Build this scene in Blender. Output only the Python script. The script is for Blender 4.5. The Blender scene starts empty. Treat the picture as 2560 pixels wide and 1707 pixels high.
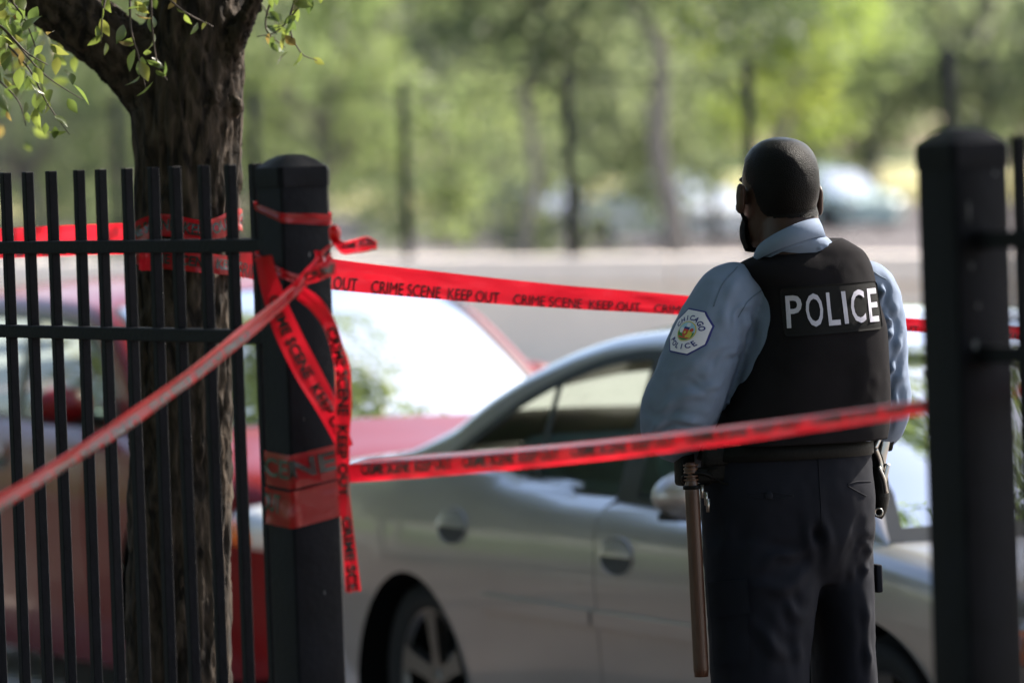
import bpy, bmesh, math, random
import numpy as np
from mathutils import Vector, Matrix, noise
from mathutils.bvhtree import BVHTree

random.seed(7)
rng = np.random.default_rng(7)
scene = bpy.context.scene
COL = scene.collection
PI = math.pi

# ------------------------------------------------------------------ camera
FPX = 13600.0                      # focal length in pixels of the 2560 px wide photograph
CAM = Vector((0.0, 0.0, 1.76))
PITCH = math.atan(453.5 / FPX)
ROT = Matrix.Rotation(PI / 2 - PITCH, 3, 'X') @ Matrix.Rotation(-0.035, 3, 'Z')
cam_data = bpy.data.cameras.new('camera')
cam = bpy.data.objects.new('camera', cam_data)
COL.objects.link(cam)
cam.matrix_world = Matrix.Translation(CAM) @ ROT.to_4x4()
cam_data.sensor_width = 36.0
cam_data.lens = 36.0 * FPX / 2560.0
cam_data.clip_start = 0.1
cam_data.clip_end = 3000.0
cam_data.dof.use_dof = True
cam_data.dof.focus_distance = 11.45
cam_data.dof.aperture_fstop = 3.4
cam_data.dof.aperture_blades = 0
scene.camera = cam

# ------------------------------------------------------------------ world, sun, exposure
SUN_EL = math.radians(40.0)
SUN_AZ = math.radians(54.0)        # from straight ahead (+Y) clockwise to the right (+X)
world = bpy.data.worlds.new('World')
scene.world = world
world.use_nodes = True
wn = world.node_tree.nodes
wn.clear()
wsky = wn.new('ShaderNodeTexSky')
wsky.sky_type = 'NISHITA'
wsky.sun_disc = False
wsky.sun_elevation = SUN_EL
wsky.sun_rotation = SUN_AZ
wsky.air_density = 1.0
wsky.dust_density = 2.0
wbg = wn.new('ShaderNodeBackground')
wbg.inputs['Strength'].default_value = 0.14
wout = wn.new('ShaderNodeOutputWorld')
world.node_tree.links.new(wsky.outputs[0], wbg.inputs[0])
world.node_tree.links.new(wbg.outputs[0], wout.inputs[0])
sun_data = bpy.data.lights.new('sun', 'SUN')
sun_data.energy = 5.0
sun_data.angle = math.radians(0.6)
sun_data.color = (1.0, 0.93, 0.82)
sun = bpy.data.objects.new('sun', sun_data)
COL.objects.link(sun)
SUN_DIR = Vector((math.sin(SUN_AZ) * math.cos(SUN_EL), math.cos(SUN_AZ) * math.cos(SUN_EL), math.sin(SUN_EL)))
sun.rotation_euler = SUN_DIR.to_track_quat('Z', 'Y').to_euler()
sun.location = (20, 0, 30)
vs = scene.view_settings
vs.view_transform = 'Standard'
vs.look = 'None'
vs.exposure = 1.62
vs.gamma = 1.0
vs.use_curve_mapping = False
scene.cycles.use_denoising = True
scene.cycles.max_bounces = 8
scene.cycles.transparent_max_bounces = 12
scene.cycles.caustics_reflective = False
scene.cycles.caustics_refractive = False
scene.cycles.sample_clamp_indirect = 6.0


# ------------------------------------------------------------------ helpers
def UV(u, v, depth):
    """a point of the place, from where it shows in the photograph (2352 px wide copy) and how far off it stands"""
    s = 2560.0 / 2352.0
    d = ROT @ Vector(((u * s - 1280.0) / FPX, (853.5 - v * s) / FPX, -1.0))
    return CAM + d * (depth / d.y)


def spl(xs, ys):
    """smooth monotone interpolation"""
    xs = np.array(xs, float); ys = np.array(ys, float)
    h = np.diff(xs); d = np.diff(ys) / h
    m = np.zeros_like(ys)
    m[0] = d[0]; m[-1] = d[-1]
    for i in range(1, len(xs) - 1):
        if d[i - 1] * d[i] > 0:
            w1 = 2 * h[i] + h[i - 1]; w2 = h[i] + 2 * h[i - 1]
            m[i] = (w1 + w2) / (w1 / d[i - 1] + w2 / d[i])

    def f(x):
        x = np.clip(np.asarray(x, float), xs[0], xs[-1])
        i = np.clip(np.searchsorted(xs, x) - 1, 0, len(xs) - 2)
        t = (x - xs[i]) / h[i]
        return ((2 * t**3 - 3 * t**2 + 1) * ys[i] + (t**3 - 2 * t**2 + t) * h[i] * m[i]
                + (-2 * t**3 + 3 * t**2) * ys[i + 1] + (t**3 - t**2) * h[i] * m[i + 1])
    return f


def curve3(pts, n):
    """Catmull-Rom through 3D points, n samples evenly along its length"""
    P = [Vector(p) for p in pts]
    P = [P[0] * 2 - P[1]] + P + [P[-1] * 2 - P[-2]]
    out = []
    for i in range(1, len(P) - 2):
        for k in range(24):
            t = k / 24
            a, b, c, d = P[i - 1], P[i], P[i + 1], P[i + 2]
            out.append(0.5 * ((2 * b) + (c - a) * t + (2 * a - 5 * b + 4 * c - d) * t * t + (3 * b - a - 3 * c + d) * t ** 3))
    out.append(P[-2])
    acc = [0.0]
    for i in range(1, len(out)):
        acc.append(acc[-1] + (out[i] - out[i - 1]).length)
    res = []
    j = 0
    for k in range(n):
        s = acc[-1] * k / (n - 1)
        while j < len(out) - 2 and acc[j + 1] < s:
            j += 1
        t = (s - acc[j]) / max(1e-9, acc[j + 1] - acc[j])
        res.append(out[j].lerp(out[j + 1], min(1, max(0, t))))
    return res


def lerpl(vals, n):
    """resample a list of numbers or vectors to n"""
    m = len(vals)
    r = []
    for k in range(n):
        s = (m - 1) * k / (n - 1)
        i = min(int(s), m - 2)
        t = s - i
        r.append(vals[i] * (1 - t) + vals[i + 1] * t)
    return r


def raw_mesh(name, V, F, mats, smooth=True, fmat=None, sharp=None):
    me = bpy.data.meshes.new(name)
    me.from_pydata([tuple(v) for v in V], [], [tuple(f) for f in F])
    if not isinstance(mats, (list, tuple)):
        mats = [mats]
    for m in mats:
        me.materials.append(m)
    if fmat is not None:
        me.polygons.foreach_set('material_index', np.array(fmat, dtype=np.int32))
    if smooth:
        me.polygons.foreach_set('use_smooth', np.ones(len(me.polygons), dtype=bool))
        if sharp:
            me.set_sharp_from_angle(angle=math.radians(sharp))
    me.update()
    return me


def place(name, me, parent=None, loc=None):
    o = bpy.data.objects.new(name, me)
    COL.objects.link(o)
    if parent is not None:
        o.parent = parent
    if loc is not None:
        o.location = loc
    return o


def world_origin(o):
    p = Vector((0, 0, 0))
    while o is not None:
        p = p + o.location
        o = o.parent
    return p


def obj(name, V, F, mats, parent=None, smooth=True, fmat=None, sharp=None):
    """one mesh object from world coordinates (parents are moved, not turned) """
    off = world_origin(parent) if parent is not None else Vector((0, 0, 0))
    V = [Vector(v) - off for v in V]
    return place(name, raw_mesh(name, V, F, mats, smooth, fmat, sharp), parent)


def part(name, V, F, mats, parent, smooth=True, fmat=None, sharp=None):
    """one mesh object in its parent's own coordinates"""
    return place(name, raw_mesh(name, V, F, mats, smooth, fmat, sharp), parent)


def tag(o, label=None, cat=None, group=None, kind=None):
    if label: o['label'] = label
    if cat: o['category'] = cat
    if group: o['group'] = group
    if kind: o['kind'] = kind
    return o


def empty(name, loc, label=None, cat=None, group=None, rz=0.0):
    o = bpy.data.objects.new(name, None)
    o.empty_display_size = 0.2
    COL.objects.link(o)
    o.location = loc
    o.rotation_euler = (0, 0, rz)
    return tag(o, label, cat, group)


class MB:
    """collects shapes that belong to one mesh"""
    def __init__(self):
        self.V = []; self.F = []; self.M = []

    def add(self, V, F, m=0):
        n = len(self.V)
        self.V += [Vector(v) for v in V]
        self.F += [tuple(i + n for i in f) for f in F]
        self.M += [m] * len(F)
        return self

    def box(self, c, h, ax=None, m=0):
        c = Vector(c)
        X, Y, Z = ax if ax else (Vector((1, 0, 0)), Vector((0, 1, 0)), Vector((0, 0, 1)))
        V = [c + X * (sx * h[0]) + Y * (sy * h[1]) + Z * (sz * h[2]) for sz in (-1, 1) for sy in (-1, 1) for sx in (-1, 1)]
        F = [(0, 2, 3, 1), (4, 5, 7, 6), (0, 1, 5, 4), (2, 6, 7, 3), (0, 4, 6, 2), (1, 3, 7, 5)]
        return self.add(V, F, m)

    def bbox(self, c, h, ax=None, bev=0.01, seg=2, m=0):
        b = bmesh.new()
        bmesh.ops.create_cube(b, size=2.0)
        for v in b.verts:
            v.co = Vector((v.co.x * h[0], v.co.y * h[1], v.co.z * h[2]))
        bmesh.ops.bevel(b, geom=list(b.edges), offset=bev, segments=seg, profile=0.5, affect='EDGES')
        X, Y, Z = ax if ax else (Vector((1, 0, 0)), Vector((0, 1, 0)), Vector((0, 0, 1)))
        b.verts.index_update()
        V = [Vector(c) + X * v.co.x + Y * v.co.y + Z * v.co.z for v in b.verts]
        F = [[v.index for v in f.verts] for f in b.faces]
        b.free()
        return self.add(V, F, m)

    def tube(self, pts, rad, n=10, m=0, caps=True, squash=None):
        V, F = tube(pts, rad, n, caps, squash)
        return self.add(V, F, m)

    def ball(self, c, r, ax=None, nu=16, nv=10, m=0):
        V, F = ball(c, r, ax, nu, nv)
        return self.add(V, F, m)

    def obj(self, name, mats, parent=None, smooth=True, sharp=None):
        return obj(name, self.V, self.F, mats, parent, smooth, self.M, sharp)

    def part(self, name, mats, parent, smooth=True, sharp=None):
        return part(name, self.V, self.F, mats, parent, smooth, self.M, sharp)


def tube(pts, rad, n=10, caps=True, squash=None):
    P = [Vector(p) for p in pts]
    if not isinstance(rad, (list, tuple)):
        rad = [rad] * len(P)
    V = []; F = []
    ref = None
    for i, p in enumerate(P):
        t = (P[min(i + 1, len(P) - 1)] - P[max(i - 1, 0)]).normalized()
        if ref is None:
            ref = Vector((0, 0, 1)) if abs(t.z) < 0.9 else Vector((1, 0, 0))
        a = (ref - t * ref.dot(t)).normalized()
        b = t.cross(a)
        ref = a
        for k in range(n):
            w = 2 * PI * k / n
            sq = squash if squash else (1, 1)
            V.append(p + a * (math.cos(w) * rad[i] * sq[0]) + b * (math.sin(w) * rad[i] * sq[1]))
    for i in range(len(P) - 1):
        for k in range(n):
            F.append((i * n + k, i * n + (k + 1) % n, (i + 1) * n + (k + 1) % n, (i + 1) * n + k))
    if caps:
        F.append(tuple(range(n))[::-1])
        F.append(tuple((len(P) - 1) * n + k for k in range(n)))
    return V, F


def ball(c, r, ax=None, nu=16, nv=10):
    c = Vector(c)
    if not isinstance(r, (list, tuple)):
        r = (r, r, r)
    X, Y, Z = ax if ax else (Vector((1, 0, 0)), Vector((0, 1, 0)), Vector((0, 0, 1)))
    V = [c - Z * r[2]]
    for j in range(1, nv):
        ph = -PI / 2 + PI * j / nv
        for k in range(nu):
            w = 2 * PI * k / nu
            V.append(c + X * (r[0] * math.cos(ph) * math.cos(w)) + Y * (r[1] * math.cos(ph) * math.sin(w)) + Z * (r[2] * math.sin(ph)))
    V.append(c + Z * r[2])
    F = []
    for k in range(nu):
        F.append((0, 1 + (k + 1) % nu, 1 + k))
    for j in range(nv - 2):
        for k in range(nu):
            a = 1 + j * nu
            F.append((a + k, a + (k + 1) % nu, a + nu + (k + 1) % nu, a + nu + k))
    a = 1 + (nv - 2) * nu
    for k in range(nu):
        F.append((a + k, a + (k + 1) % nu, len(V) - 1))
    return V, F


def loft(rings, caps=True):
    n = len(rings[0])
    V = [p for r in rings for p in r]
    F = []
    for i in range(len(rings) - 1):
        for k in range(n):
            F.append((i * n + k, i * n + (k + 1) % n, (i + 1) * n + (k + 1) % n, (i + 1) * n + k))
    if caps:
        F.append(tuple(range(n))[::-1])
        F.append(tuple((len(rings) - 1) * n + k for k in range(n)))
    return V, F


def grid_faces(nu, nv):
    return [(i * nv + j, (i + 1) * nv + j, (i + 1) * nv + j + 1, i * nv + j + 1) for i in range(nu - 1) for j in range(nv - 1)]


def np_mesh(name, V, F, mats, smooth=False, attr=None):
    """fast mesh from arrays: V (n,3), F (m,k) with one k"""
    me = bpy.data.meshes.new(name)
    V = np.ascontiguousarray(V, dtype=np.float32); F = np.ascontiguousarray(F, dtype=np.int32)
    me.vertices.add(len(V)); me.vertices.foreach_set('co', V.ravel())
    k = F.shape[1]
    me.loops.add(F.size); me.loops.foreach_set('vertex_index', F.ravel())
    me.polygons.add(len(F)); me.polygons.foreach_set('loop_start', np.arange(0, F.size, k, dtype=np.int32))
    if not isinstance(mats, (list, tuple)): mats = [mats]
    for m in mats: me.materials.append(m)
    if smooth: me.polygons.foreach_set('use_smooth', np.ones(len(F), dtype=bool))
    me.update(calc_edges=True)
    if attr is not None:
        a = me.attributes.new('tint', 'FLOAT', 'POINT')
        a.data.foreach_set('value', np.ascontiguousarray(attr, dtype=np.float32))
    return me


def voxel(parts, size, iters=4, factor=0.5):
    """one continuous skin round several overlapping closed shapes; returns vertex and face lists"""
    mb = MB()
    for V, F in parts: mb.add(V, F)
    me = bpy.data.meshes.new('tmp'); me.from_pydata([tuple(v) for v in mb.V], [], mb.F)
    bm = bmesh.new(); bm.from_mesh(me)
    bmesh.ops.recalc_face_normals(bm, faces=bm.faces); bm.to_mesh(me); bm.free()
    o = bpy.data.objects.new('tmp', me); COL.objects.link(o)
    m = o.modifiers.new('r', 'REMESH'); m.mode = 'VOXEL'; m.voxel_size = size; m.adaptivity = 0
    if iters:
        s = o.modifiers.new('s', 'SMOOTH'); s.factor = factor; s.iterations = iters
    dg = bpy.context.evaluated_depsgraph_get()
    ev = o.evaluated_get(dg); r = bpy.data.meshes.new_from_object(ev)
    V = np.empty(len(r.vertices) * 3); r.vertices.foreach_get('co', V); V = V.reshape(-1, 3)
    N = np.empty(len(r.vertices) * 3, dtype=np.float32); r.vertices.foreach_get('normal', N); N = N.reshape(-1, 3).astype(float)
    F = [tuple(p.vertices) for p in r.polygons]
    bpy.data.objects.remove(o); bpy.data.meshes.remove(me); bpy.data.meshes.remove(r)
    return V, N, F


_text_cache = {}


def text_mesh(s, bold=0.0, spacing=1.0):
    """flat lettering: 2D points (height of a capital = 1, starts at x = 0), faces, width"""
    key = (s, bold, spacing)
    if key not in _text_cache:
        c = bpy.data.curves.new('t', 'FONT'); c.body = s; c.size = 1.0; c.offset = bold; c.space_character = spacing
        c.resolution_u = 3
        o = bpy.data.objects.new('t', c); COL.objects.link(o)
        dg = bpy.context.evaluated_depsgraph_get()
        me = bpy.data.meshes.new_from_object(o.evaluated_get(dg))
        bm = bmesh.new(); bm.from_mesh(me); bmesh.ops.triangulate(bm, faces=bm.faces)
        bmesh.ops.subdivide_edges(bm, edges=[e for e in bm.edges if e.calc_length() > 0.25], cuts=1)
        bmesh.ops.triangulate(bm, faces=bm.faces)
        V = np.array([(v.co.x, v.co.y) for v in bm.verts]); bm.verts.index_update()
        F = [tuple(v.index for v in f.verts) for f in bm.faces]
        bm.free(); bpy.data.objects.remove(o); bpy.data.meshes.remove(me)
        cap = V[:, 1].max(); V[:, 0] -= V[:, 0].min(); V = V / cap
        _text_cache[key] = (V, F, V[:, 0].max())
    return _text_cache[key]


def fbm(p, f, o=3):
    return noise.fractal(Vector(p) * f, 0.6, 2.0, o)


# ------------------------------------------------------------------ materials
def nodes_of(m):
    m.use_nodes = True
    nt = m.node_tree
    return nt, nt.nodes, nt.links


def pbr(name, col, rough=0.5, metal=0.0, coat=0.0, spec=0.5, var=0.0, vscale=8.0, bump=0.0, bscale=60.0, sheen=0.0, stretch=None, coat_rough=0.05):
    m = bpy.data.materials.new(name)
    nt, N, L = nodes_of(m)
    b = N['Principled BSDF']
    b.inputs['Base Color'].default_value = (*col, 1)
    b.inputs['Roughness'].default_value = rough
    b.inputs['Metallic'].default_value = metal
    b.inputs['Specular IOR Level'].default_value = spec
    b.inputs['Coat Weight'].default_value = coat
    b.inputs['Coat Roughness'].default_value = coat_rough
    b.inputs['Sheen Weight'].default_value = sheen
    tc = N.new('ShaderNodeTexCoord')
    src = tc.outputs['Object']
    if stretch:
        mp = N.new('ShaderNodeMapping'); mp.inputs['Scale'].default_value = stretch
        L.new(src, mp.inputs['Vector']); src = mp.outputs['Vector']
    if var > 0:
        t = N.new('ShaderNodeTexNoise'); t.inputs['Scale'].default_value = vscale; t.inputs['Detail'].default_value = 5
        L.new(src, t.inputs['Vector'])
        r = N.new('ShaderNodeValToRGB')
        r.color_ramp.elements[0].position = 0.3; r.color_ramp.elements[1].position = 0.7
        r.color_ramp.elements[0].color = (*[c * (1 - var) for c in col], 1)
        r.color_ramp.elements[1].color = (*[min(1, c * (1 + var)) for c in col], 1)
        L.new(t.outputs['Fac'], r.inputs['Fac']); L.new(r.outputs['Color'], b.inputs['Base Color'])
        mr = N.new('ShaderNodeMapRange'); mr.inputs['To Min'].default_value = max(0.02, rough - 0.08); mr.inputs['To Max'].default_value = min(1, rough + 0.08)
        L.new(t.outputs['Fac'], mr.inputs['Value']); L.new(mr.outputs['Result'], b.inputs['Roughness'])
    if bump > 0:
        t2 = N.new('ShaderNodeTexNoise'); t2.inputs['Scale'].default_value = bscale; t2.inputs['Detail'].default_value = 3
        L.new(src, t2.inputs['Vector'])
        bp = N.new('ShaderNodeBump'); bp.inputs['Strength'].default_value = bump; bp.inputs['Distance'].default_value = 0.004
        L.new(t2.outputs['Fac'], bp.inputs['Height']); L.new(bp.outputs['Normal'], b.inputs['Normal'])
    return m


def leaf_mat(name, cols, trans=0.45, rough=0.5):
    """leaf: colour by each leaf's own tint, light shines through"""
    m = bpy.data.materials.new(name)
    nt, N, L = nodes_of(m)
    b = N['Principled BSDF']; out = N['Material Output']
    a = N.new('ShaderNodeAttribute'); a.attribute_name = 'tint'
    r = N.new('ShaderNodeValToRGB')
    els = r.color_ramp.elements
    while len(els) < len(cols): els.new(0.5)
    for i, c in enumerate(cols):
        els[i].position = i / (len(cols) - 1); els[i].color = (*c, 1)
    L.new(a.outputs['Fac'], r.inputs['Fac'])
    L.new(r.outputs['Color'], b.inputs['Base Color'])
    b.inputs['Roughness'].default_value = rough
    t = N.new('ShaderNodeBsdfTranslucent')
    hs = N.new('ShaderNodeHueSaturation'); hs.inputs['Hue'].default_value = 0.492; hs.inputs['Saturation'].default_value = 0.98; hs.inputs['Value'].default_value = 2.6
    L.new(r.outputs['Color'], hs.inputs['Color']); L.new(hs.outputs['Color'], t.inputs['Color'])
    mx = N.new('ShaderNodeMixShader'); mx.inputs[0].default_value = trans
    L.new(b.outputs[0], mx.inputs[1]); L.new(t.outputs[0], mx.inputs[2]); L.new(mx.outputs[0], out.inputs['Surface'])
    return m


def glass_mat(name, tint, ior=1.5, rough=0.0):
    m = bpy.data.materials.new(name)
    nt, N, L = nodes_of(m)
    N.remove(N['Principled BSDF']); out = N['Material Output']
    tr = N.new('ShaderNodeBsdfTransparent'); tr.inputs[0].default_value = (*tint, 1)
    gl = N.new('ShaderNodeBsdfGlossy'); gl.inputs['Roughness'].default_value = rough
    fr = N.new('ShaderNodeFresnel'); fr.inputs['IOR'].default_value = ior
    mu = N.new('ShaderNodeMath'); mu.operation = 'MULTIPLY'; mu.inputs[1].default_value = 1.25; mu.use_clamp = True
    mx = N.new('ShaderNodeMixShader')
    L.new(fr.outputs[0], mu.inputs[0]); L.new(mu.outputs[0], mx.inputs[0]); L.new(tr.outputs[0], mx.inputs[1]); L.new(gl.outputs[0], mx.inputs[2])
    L.new(mx.outputs[0], out.inputs['Surface'])
    return m


def tape_mat(name, col, trans=0.35):
    m = bpy.data.materials.new(name)
    nt, N, L = nodes_of(m)
    b = N['Principled BSDF']; out = N['Material Output']
    b.inputs['Base Color'].default_value = (*col, 1)
    b.inputs['Roughness'].default_value = 0.36
    b.inputs['Specular IOR Level'].default_value = 0.2
    b.inputs['Coat Weight'].default_value = 0.28; b.inputs['Coat Roughness'].default_value = 0.08; b.inputs['Coat IOR'].default_value = 1.6
    t = N.new('ShaderNodeBsdfTranslucent'); t.inputs['Color'].default_value = (min(1, col[0] * 2.5), col[1] * 3, col[2] * 4, 1)
    mx = N.new('ShaderNodeMixShader'); mx.inputs[0].default_value = trans
    tc = N.new('ShaderNodeTexCoord')
    n1 = N.new('ShaderNodeTexNoise'); n1.inputs['Scale'].default_value = 45; n1.inputs['Detail'].default_value = 3
    bp = N.new('ShaderNodeBump'); bp.inputs['Strength'].default_value = 0.25; bp.inputs['Distance'].default_value = 0.003
    L.new(tc.outputs['Object'], n1.inputs['Vector']); L.new(n1.outputs['Fac'], bp.inputs['Height']); L.new(bp.outputs['Normal'], b.inputs['Normal'])
    L.new(b.outputs[0], mx.inputs[1]); L.new(t.outputs[0], mx.inputs[2]); L.new(mx.outputs[0], out.inputs['Surface'])
    return m


def bark_mat(name, dark, light):
    m = bpy.data.materials.new(name)
    nt, N, L = nodes_of(m)
    b = N['Principled BSDF']
    tc = N.new('ShaderNodeTexCoord')
    mp = N.new('ShaderNodeMapping'); mp.inputs['Scale'].default_value = (24, 24, 7.5)
    n1 = N.new('ShaderNodeTexNoise'); n1.inputs['Scale'].default_value = 1.6; n1.inputs['Detail'].default_value = 8; n1.inputs['Distortion'].default_value = 0.8
    r = N.new('ShaderNodeValToRGB')
    r.color_ramp.elements[0].position = 0.38; r.color_ramp.elements[1].position = 0.68
    r.color_ramp.elements[0].color = (*dark, 1); r.color_ramp.elements[1].color = (*light, 1)
    bp = N.new('ShaderNodeBump'); bp.inputs['Strength'].default_value = 0.8; bp.inputs['Distance'].default_value = 0.012
    L.new(tc.outputs['Object'], mp.inputs['Vector']); L.new(mp.outputs['Vector'], n1.inputs['Vector'])
    L.new(n1.outputs['Fac'], r.inputs['Fac']); L.new(r.outputs['Color'], b.inputs['Base Color'])
    L.new(n1.outputs['Fac'], bp.inputs['Height']); L.new(bp.outputs['Normal'], b.inputs['Normal'])
    b.inputs['Roughness'].default_value = 0.9
    b.inputs['Specular IOR Level'].default_value = 0.2
    return m


M = {}
M['fence'] = pbr('black_painted_steel', (0.0058, 0.006, 0.0088), 0.55, spec=0.07, var=0.35, vscale=14, bump=0.25, bscale=90)
M['scuff'] = pbr('scuffed_steel', (0.11, 0.11, 0.12), 0.6, var=0.5, vscale=60)
M['far_steel'] = pbr('dark_fence_steel', (0.008, 0.009, 0.014), 0.85, spec=0.05, var=0.2)
M['wire'] = pbr('black_wire', (0.02, 0.02, 0.024), 0.8, spec=0.1)
M['concrete'] = pbr('beige_concrete', (0.80, 0.68, 0.57), 0.9, spec=0.2, var=0.06, vscale=1.2, bump=0.3, bscale=30)
M['coping'] = pbr('pale_concrete', (0.80, 0.69, 0.59), 0.9, spec=0.2, var=0.06, vscale=2.0, bump=0.3, bscale=30)
M['walk'] = pbr('dark_pavement', (0.060, 0.055, 0.052), 0.9, spec=0.1, var=0.15, vscale=0.9, bump=0.3, bscale=40)
M['asphalt'] = pbr('pale_concrete_road', (0.47, 0.42, 0.38), 0.9, spec=0.2, var=0.2, vscale=2.5, bump=0.5, bscale=80)
M['far_asphalt'] = pbr('pale_worn_asphalt', (0.125, 0.110, 0.112), 0.9, spec=0.15, var=0.12, vscale=0.35)
M['earth'] = pbr('bare_earth', (0.23, 0.18, 0.165), 0.95, spec=0.1, var=0.25, vscale=0.2)
M['parkway'] = pbr('trodden_earth', (0.048, 0.038, 0.034), 0.95, spec=0.05, var=0.3, vscale=1.2, bump=0.8, bscale=40)
M['lawn'] = pbr('lawn', (0.07, 0.10, 0.03), 0.95, spec=0.1, var=0.35, vscale=1.6, bump=0.8, bscale=40)
M['dry_grass'] = pbr('dry_grass', (0.40, 0.36, 0.17), 0.95, spec=0.1, var=0.25, vscale=0.3)
M['red_tape'] = tape_mat('red_tape', (0.34, 0.005, 0.009), 0.42)
M['ink'] = pbr('black_print', (0.008, 0.006, 0.006), 0.35)
M['bark'] = bark_mat('ridged_bark', (0.007, 0.005, 0.0036), (0.060, 0.043, 0.031))
M['far_bark'] = bark_mat('grey_bark', (0.10, 0.095, 0.09), (0.22, 0.205, 0.195))
M['twig'] = pbr('twig_bark', (0.055, 0.038, 0.028), 0.8, var=0.3, vscale=40)
M['cut_wood'] = pbr('cut_stub_wood', (0.10, 0.05, 0.032), 0.8, var=0.4, vscale=30)
M['leaf_near'] = leaf_mat('elm_leaf', [(0.04, 0.065, 0.016), (0.06, 0.09, 0.018), (0.085, 0.11, 0.02), (0.10, 0.07, 0.02)], 0.45, 0.35)
M['leaf_mid'] = leaf_mat('green_leaf', [(0.058, 0.084, 0.032), (0.082, 0.114, 0.040), (0.110, 0.136, 0.046)], 0.58)
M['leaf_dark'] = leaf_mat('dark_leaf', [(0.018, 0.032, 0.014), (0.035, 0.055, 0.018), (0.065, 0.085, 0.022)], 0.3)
M['leaf_lime'] = leaf_mat('lime_leaf', [(0.09, 0.135, 0.022), (0.12, 0.165, 0.028), (0.16, 0.185, 0.034)], 0.52)
M['leaf_soft'] = leaf_mat('soft_green_leaf', [(0.075, 0.100, 0.050), (0.098, 0.124, 0.058), (0.118, 0.140, 0.064)], 0.58)
M['grey_paint'] = pbr('silver_grey_metallic_paint', (0.345, 0.31, 0.295), 0.33, metal=0.55, coat=1.0, var=0.03, vscale=3)
M['red_paint'] = pbr('dark_red_paint', (0.15, 0.0055, 0.006), 0.4, spec=0.12, coat=0.3, var=0.05, vscale=3)
M['white_paint'] = pbr('white_car_paint', (0.72, 0.74, 0.76), 0.3, coat=0.8)
M['silver_paint'] = pbr('silver_car_paint', (0.45, 0.47, 0.5), 0.3, metal=0.5, coat=0.8)
M['teal_paint'] = pbr('pale_teal_car_paint', (0.45, 0.58, 0.55), 0.3, coat=0.8)
M['plum_paint'] = pbr('slate_purple_car_paint', (0.13, 0.12, 0.19), 0.3, coat=0.8)
M['black_trim'] = pbr('black_trim', (0.010, 0.010, 0.010), 0.42, var=0.1)
M['well'] = pbr('wheel_well_liner', (0.004, 0.004, 0.004), 0.9, spec=0.1)
M['rubber'] = pbr('tyre_rubber', (0.010, 0.010, 0.010), 0.8, spec=0.25, var=0.2, vscale=20)
M['alloy'] = pbr('alloy_rim', (0.13, 0.12, 0.115), 0.4, metal=0.8, var=0.1)
M['chrome'] = pbr('chrome', (0.6, 0.6, 0.6), 0.12, metal=1.0)
M['seat'] = pbr('seat_cloth', (0.28, 0.27, 0.25), 0.9, var=0.15, vscale=30)
M['head_rest'] = pbr('pale_seat_cloth', (0.42, 0.40, 0.36), 0.9, var=0.1, vscale=30)
M['dash'] = pbr('dashboard_plastic', (0.02, 0.02, 0.022), 0.6)
M['cabin_floor'] = pbr('cabin_lining', (0.14, 0.135, 0.13), 0.9)
M['side_glass'] = glass_mat('tinted_side_glass', (0.52, 0.64, 0.60), 1.45)
M['wind_glass'] = glass_mat('windscreen_glass', (0.50, 0.62, 0.58), 1.6)
M['lens'] = pbr('clear_lamp_lens', (0.55, 0.55, 0.55), 0.08, coat=1.0)
M['amber'] = pbr('amber_lens', (0.65, 0.14, 0.01), 0.15, coat=1.0)
M['skin'] = pbr('dark_brown_skin', (0.036, 0.0165, 0.0115), 0.45, spec=0.25, var=0.12, vscale=40, bump=0.15, bscale=350)
M['hair'] = pbr('close_cropped_black_hair', (0.0042, 0.0036, 0.0036), 0.36, spec=0.055, var=0.4, vscale=300, bump=0.65, bscale=420)
M['shirt'] = pbr('light_blue_uniform_shirt', (0.140, 0.176, 0.250), 0.8, spec=0.15, var=0.05, vscale=8, bump=0.12, bscale=900)
M['vest'] = pbr('black_vest_cloth', (0.0098, 0.0088, 0.0102), 0.9, spec=0.05, var=0.15, vscale=14, bump=0.3, bscale=700)
M['panel'] = pbr('charcoal_name_panel', (0.0115, 0.0112, 0.0115), 0.8, spec=0.06, bump=0.3, bscale=900)
M['letter'] = pbr('reflective_white_letter', (0.40, 0.375, 0.44), 0.4, spec=0.4)
M['trousers'] = pbr('navy_trouser_cloth', (0.0075, 0.0083, 0.0130), 0.8, spec=0.08, var=0.12, vscale=10, bump=0.15, bscale=900)
M['stitch'] = pbr('navy_stitch', (0.009, 0.010, 0.015), 0.8, spec=0.1)
M['leather'] = pbr('black_leather', (0.004, 0.004, 0.004), 0.55, spec=0.08, bump=0.3, bscale=180)
M['brown_edge'] = pbr('brown_leather_edge', (0.075, 0.032, 0.015), 0.4, spec=0.4)
M['mask'] = pbr('black_face_mask', (0.006, 0.006, 0.0065), 0.85, spec=0.06)
M['wood'] = pbr('varnished_baton_wood', (0.050, 0.020, 0.011), 0.4, spec=0.3, coat=0.1, var=0.3, vscale=10, stretch=(60, 60, 3))
M['gun'] = pbr('worn_gunmetal', (0.35, 0.33, 0.31), 0.28, metal=0.9)
M['eye'] = pbr('eye_white', (0.6, 0.57, 0.54), 0.1)
M['shoe'] = pbr('black_shoe_leather', (0.008, 0.008, 0.008), 0.25)
M['patch_white'] = pbr('patch_white', (0.62, 0.60, 0.68), 0.8)
M['patch_navy'] = pbr('patch_navy', (0.018, 0.022, 0.16), 0.8)
M['patch_gold'] = pbr('patch_gold', (0.52, 0.42, 0.06), 0.7)
M['patch_sky'] = pbr('patch_sky', (0.30, 0.48, 0.62), 0.8)
M['patch_red'] = pbr('patch_red', (0.50, 0.06, 0.04), 0.8)
M['patch_green'] = pbr('patch_green', (0.05, 0.20, 0.04), 0.8)


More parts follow.
